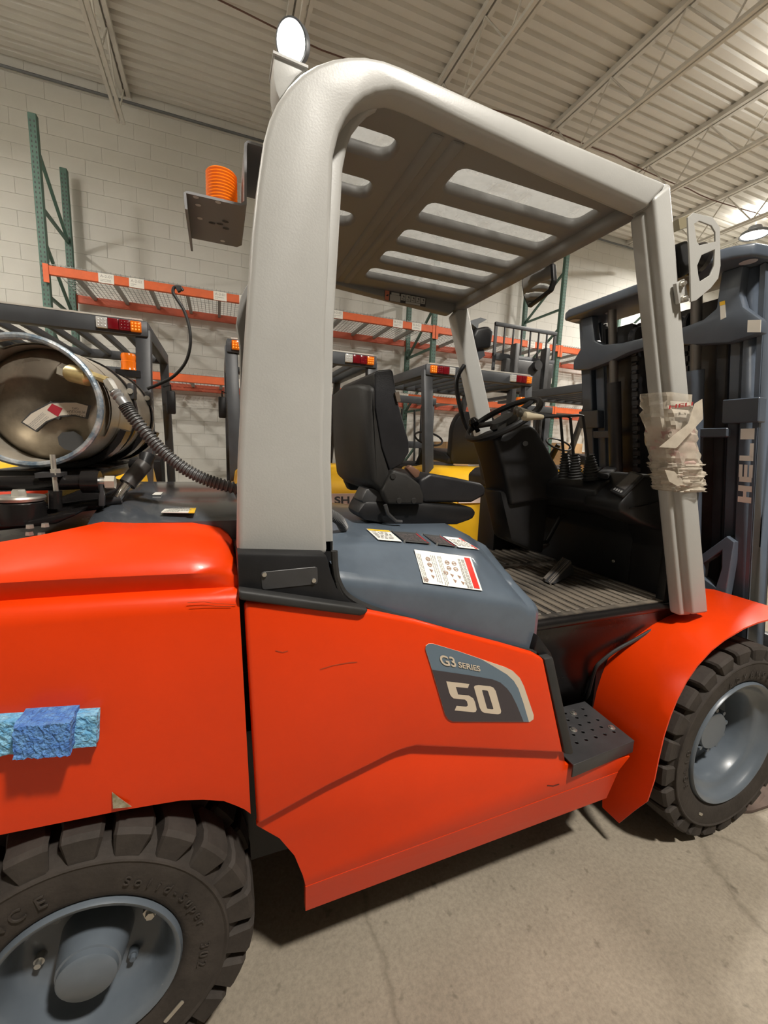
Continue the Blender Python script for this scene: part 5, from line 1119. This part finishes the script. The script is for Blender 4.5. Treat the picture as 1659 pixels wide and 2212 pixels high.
# ------------------------------------------------------------------ row of yellow forklifts parked tail-on behind
def make_yellow(loc, guard_m, raised=False):
    """tail faces -Y; origin on the floor below the middle of the guard's rear rail"""
    t = thing('forklift', 'yellow forklift', 'forklift', (0, 0, 0)); W = 0.56
    def pt(name, mb, m, parent=None, **k): return mb.build(name, m, parent or t, **k)
    # counterweight
    sec = []
    for z, y0, w_ in ((0.18, -0.36, 0.50), (0.30, -0.43, 0.56), (0.85, -0.48, 0.58), (1.05, -0.47, 0.58), (1.075, -0.455, 0.575), (1.08, -0.455, 0.575), (1.16, -0.44, 0.57), (1.28, -0.38, 0.55), (1.33, -0.28, 0.50), (1.34, -0.1, 0.46)):
        c = 0.16; sec.append([V((-w_, 0.25, z)), V((-w_, y0 + c, z)), V((-w_ + 0.03, y0 + 0.05, z)), V((-w_ + 0.13, y0 + 0.008, z)), V((0, y0 - 0.01, z)), V((w_ - 0.13, y0 + 0.008, z)), V((w_ - 0.03, y0 + 0.05, z)), V((w_, y0 + c, z)), V((w_, 0.25, z))])
    pt('counterweight', MB().loft(sec), M_YELLOW, ang=40)
    bn = pt('name_band', MB().prism([V((-0.45, -0.488, 1.055)), V((0.50, -0.488, 1.055)), V((0.50, -0.470, 1.145)), V((-0.45, -0.470, 1.145))], (0, 0.006, 0)), mat('pale pink band', (0.72, 0.55, 0.47), 0.5), smooth=False)
    text('SHANTUI', (0.125, -0.499, 1.072), (1, 0, 0), (0, 0.17, 1), 0.42, 0.055, M_INK, bn, bold=0.03)
    pt('hood', MB().prism([V((-0.45, y, z)) for y, z in ((-0.1, 1.25), (-0.05, 1.345), (0.75, 1.30), (0.80, 1.20), (0.80, 0.9), (-0.1, 0.9))], (0.9, 0, 0)), M_YELLOW, bevel=0.03)
    pt('body_side', MB().box((-0.55, 0.2, 0.3), (0.55, 1.35, 0.88)), M_YELLOW, bevel=0.02)
    pt('cowl', MB().prism([V((-0.5, y, z)) for y, z in ((1.15, 1.30), (1.45, 1.34), (1.45, 0.85), (1.22, 0.85))], (1.0, 0, 0)), M_BLACK, bevel=0.02)
    # guard
    gz = 2.2
    rr = pt('rear_rail', MB().prism([V((-W - 0.03, y, z)) for y, z in ((-0.04, gz - 0.05), (0.04, gz - 0.05), (0.05, gz + 0.04), (-0.03, gz + 0.05))], (2 * W + 0.06, 0, 0)), guard_m, bevel=0.008)
    pt('rail_trim', MB().box((-W, -0.03, gz + 0.048), (W, 0.03, gz + 0.058)), mat('worn white edge', (0.62, 0.6, 0.55), 0.5), rr)
    for s in (-1, 1):
        x = s * (W - 0.12)
        for k, m in enumerate((M_LENSW, M_REDREF, M_REDREF, M_ORREF)):
            xx = x + s * (-0.10 + 0.062 * k)
            l = pt('tail_lamp', MB().box((xx - 0.03, -0.062, gz - 0.03), (xx + 0.03, -0.035, gz + 0.035)), m, bevel=0.004)
            if k != 1:
                mbd = MB()
                for a in range(3):
                    for b in range(3): mbd.lathe([(0, -0.003), (0.005, -0.001), (0.006, 0.001)], (xx - 0.018 + 0.018 * a, -0.0625, gz - 0.016 + 0.018 * b), (0, 1, 0), 6)
                mbd.build('lamp_diode', M_LENSW if k == 0 else mat('lit amber diode', (1.0, 0.35, 0.05), 0.3, emit=0.6) if k == 3 else M_REDREF, l)
        pt('side_rail', MB().bar((s * W, 0, gz), (s * W, 1.15, gz + 0.01), 0.07, 0.09), guard_m, bevel=0.01)
        pt('rear_pillar', MB().bar((s * W, 0.02, gz), (s * (W - 0.02), -0.08, 1.2), 0.07, 0.09, (1, 0, 0)), guard_m, bevel=0.01)
        pt('front_pillar', MB().bar((s * W, 1.13, gz), (s * (W - 0.01), 1.50, 1.0), 0.06, 0.07, (1, 0, 0)), guard_m, bevel=0.01)
        mi = pt('side_mirror', MB().box((s * (W + 0.06) - 0.035, 0.95, 1.72), (s * (W + 0.06) + 0.035, 0.99, 1.92)), M_BLACK, bevel=0.012)
        pt('mirror_arm', MB().tube([(s * W, 0.98, 1.95), (s * (W + 0.06), 0.97, 1.97), (s * (W + 0.06), 0.97, 1.9)], 0.008, 6), M_BLACK, mi)
    for k in range(7):
        x = -W + 0.12 + (2 * W - 0.24) * k / 6; pt('roof_slat', MB().bar((x, 0.03, gz), (x, 1.12, gz + 0.01), 0.03, 0.045), guard_m, bevel=0.005)
    pt('front_rail', MB().bar((-W, 1.13, gz), (W, 1.13, gz), 0.06, 0.07), guard_m, bevel=0.01)
    b = pt('beacon', MB().lathe([(0, 0.11), (0.04, 0.105), (0.045, 0.09), (0.042, 0.06), (0.046, 0.055), (0.044, 0.02), (0.05, 0.0)], (W - 0.09, -0.02, gz - 0.27), (0, 0, 1), 20), M_ORREF)
    pt('beacon_base', MB().box((W - 0.16, -0.06, gz - 0.31), (W - 0.02, 0.03, gz - 0.27)), M_BLACK, b)
    # seat, steering
    se = pt('seat', MB().prism([V((-0.24, y, z)) for y, z in ((0.12, 1.36), (0.60, 1.40), (0.62, 1.48), (0.55, 1.51), (0.2, 1.47), (0.1, 1.42))], (0.48, 0, 0)), M_VINYL, bevel=0.02)
    pt('seat_back', MB().prism(rnd([V((-0.21, 0.10, 1.36)), V((0.21, 0.10, 1.36)), V((0.25, 0.02, 1.72)), V((0.18, 0.0, 1.86)), V((-0.18, 0.0, 1.86)), V((-0.25, 0.02, 1.72))], 0.07), (0, 0.09, 0.01)), M_VINYL, se, bevel=0.015)
    sw_ = pt('steering_wheel', MB().tube([(0.17 * math.cos(a), 1.0 + 0.14 * math.sin(a), 1.62 + 0.08 * math.sin(a)) for a in [k * math.pi / 12 for k in range(24)]], 0.012, 8, closed=True), M_BLACK)
    pt('steering_column', MB().tube([(0, 1.0, 1.62), (0, 1.25, 1.25)], [0.03, 0.06], 12), M_BLACK, sw_)
    # mast
    for s in (-1, 1):
        pt('mast_rail', MB().box((s * 0.34 - 0.045, 1.62, 0.08), (s * 0.34 + 0.045, 1.78, 2.15)), M_DGREY, bevel=0.006)
        pt('lift_cylinder', MB().tube([(s * 0.22, 1.64, 0.2), (s * 0.22, 1.64, 2.05)], 0.03, 12), M_DKMETAL)
        pt('mast_hose', MB().tube(catmull([(s * 0.1, 1.62, 0.5), (s * 0.11, 1.6, 1.3), (s * 0.09, 1.62, 2.0)], 4), 0.014, 8), M_RUBD)
    for z in (0.4, 1.5, 2.08): pt('mast_cross_beam', MB().box((-0.4, 1.60, z), (0.4, 1.66, z + 0.09)), M_DGREY, bevel=0.008)
    zc = 2.58 if raised else 0.45
    if raised:
        for s in (-1, 1): pt('inner_mast_rail', MB().box((s * 0.27 - 0.035, 1.66, 1.0), (s * 0.27 + 0.035, 1.78, 3.0)), M_DKMETAL, bevel=0.005)
        pt('carriage', MB().box((-0.42, 1.70, zc - 0.22), (0.42, 1.80, zc + 0.22)), M_DKMETAL, bevel=0.02)
        pt('hose_reel', MB().lathe([(0.0, -0.04), (0.07, -0.04), (0.07, 0.04), (0, 0.04)], (0.1, 1.68, zc + 0.16), (0, 1, 0), 16), M_DKMETAL)
    for z in (zc - 0.24, zc + 0.2): pt('carriage_bar', MB().box((-0.52, 1.80, z), (0.52, 1.86, z + 0.08)), M_DGREY, bevel=0.005)
    if raised:
        for z in (zc + 0.25, zc + 0.66): pt('backrest_rail', MB().box((-0.55, 1.82, z), (0.55, 1.86, z + 0.05)), M_DGREY, bevel=0.004)
        for k in range(8):
            x = -0.53 + 1.06 * k / 7; w_ = 0.04 if k in (0, 7) else 0.014
            pt('backrest_bar', MB().box((x - w_ / 2, 1.83, zc + 0.05), (x + w_ / 2, 1.855, zc + 0.7)), M_DGREY, smooth=False)
    for s in (-0.22, 0.14): pt('fork', MB().box((s, 1.86, zc - 0.3), (s + 0.1, 2.6, zc - 0.26)), M_DGREY)
    # wheels
    for s in (-1, 1):
        for y, r in ((0.0, 0.29), (1.38, 0.35)):
            ty = pt('tyre', MB().lathe([(0.15, -0.09), (r - 0.04, -0.1), (r, -0.07), (r, 0.07), (r - 0.04, 0.1), (0.15, 0.09)], (s * 0.48, y, r), (1, 0, 0), 28), M_RUB)
            pt('rim', MB().lathe([(0.16, -0.09), (0.13, -0.06), (0.05, -0.05), (0, -0.05), (0, 0.05), (0.05, 0.05), (0.13, 0.06), (0.16, 0.09)], (s * 0.48, y, r), (1, 0, 0), 20), M_SLATE, ty)
    t.location = loc; return t
ROW = 'yellow forklifts parked in a row'
ya = make_yellow((-1.0, 3.28, 0), M_DGREY); tag(ya, 'yellow forklift behind the propane cylinder with a charcoal slatted guard', 'forklift', ROW)
yb = copy_tree(ya); yb.location = (0.665, 3.48, 0); tag(yb, 'yellow forklift with charcoal guard seen behind the big black seat', 'forklift', ROW)
yc2 = copy_tree(ya); yc2.location = (2.33, 3.52, 0); tag(yc2, 'yellow forklift with a grey pillar seen behind the steering wheel', 'forklift', ROW)
yd = make_yellow((4.2, 3.40, 0), M_DGREY, raised=True); tag(yd, 'yellow forklift with its barred load backrest raised high behind the mast', 'forklift', ROW)
ye = copy_tree(ya); ye.location = (6.45, 3.4, 0); tag(ye, 'yellow forklift standing past the forklift mast with the white lettering', 'forklift', ROW)
# goods on the floor and low shelf beyond the mast
def carton(loc, size, rz, lbl):
    t = thing('carton', lbl, 'box', loc, None)
    x, y, z = loc; m = Matrix.Rotation(rz, 3, 'Z'); c = V((x, y, z + size[2] / 2))
    MB().cbox(c, size, m).build('carton_body', M_CARD, t, bevel=0.006)
    MB().cbox(c + V((0, 0, size[2] / 2 + 0.001)), (size[0] * 0.12, size[1] * 1.002, 0.003), m).build('tape', mat('tape', (0.55, 0.42, 0.26), 0.4), t)
for z in (1.1,):
    for bi in (2, 3):
        x0, x1 = RX[bi] + 0.045, RX[bi + 1] - 0.045
        for fr in (1, 0):
            yy = YR - 0.025 if fr else YB - 0.03
            t = thing('rack_beam', 'orange %s beam of the lowest shelf under the cartons, %s bay from the open end' % ('front' if fr else 'rear', ORD[bi]), 'beam', (x0, yy, z), 'lowest rack beams')
            MB().box((x0, yy, z), (x1, yy + 0.05, z + 0.1)).build('beam', M_BEAM, t, bevel=0.004, seg=1)
        MB().box((x0, YR, z + 0.1), (x1, YB, z + 0.11)).build('shelf_board', mat('pale shelf board', (0.55, 0.5, 0.42), 0.7)); tag(bpy.data.objects['shelf_board' if bi == 2 else 'shelf_board.001'], 'pale board on the lowest rack shelf, %s bay from the open end' % ORD[bi], 'shelf', 'lowest shelf boards')
carton((3.9, 6.7, 1.21), (0.5, 0.45, 0.42), 0.1, 'brown cardboard carton at the end of the lowest rack shelf')
carton((5.0, 6.65, 1.21), (0.6, 0.5, 0.3), -0.1, 'low wide cardboard carton beside the middle rack upright')
carton((6.5, 6.7, 1.21), (0.55, 0.5, 0.5), 0.05, 'tall cardboard carton on the lowest shelf past the mast')
carton((7.3, 6.7, 1.21), (0.5, 0.5, 0.34), -0.05, 'cardboard carton farthest along the lowest rack shelf')

q = [P(a, b, Z=0.004) for a, b in [(1598, 1757), (1625, 1756), (1660, 1744), (1720, 1712), (1725, 1680), (1668, 1682), (1640, 1700), (1618, 1730)]]
rg = random.Random(4); c_ = sum(q, V()) / len(q); mb = MB(); rings = [[p for p in q], [p + V((0, 0, 0.012)) for p in q], [c_ + (p - c_) * 0.6 + V((0, 0, rg.uniform(0.01, 0.03))) for p in q], [c_ + (p - c_) * 0.2 + V((0, 0, rg.uniform(0.012, 0.03))) for p in q]]
mb.loft(rings); o = mb.build('floor_cloth', mat('brown cloth', (0.11, 0.075, 0.06), 0.85, var=0.2, scale=9))
tag(o, 'crumpled brown cloth on the floor beside the front tyre', 'cloth')
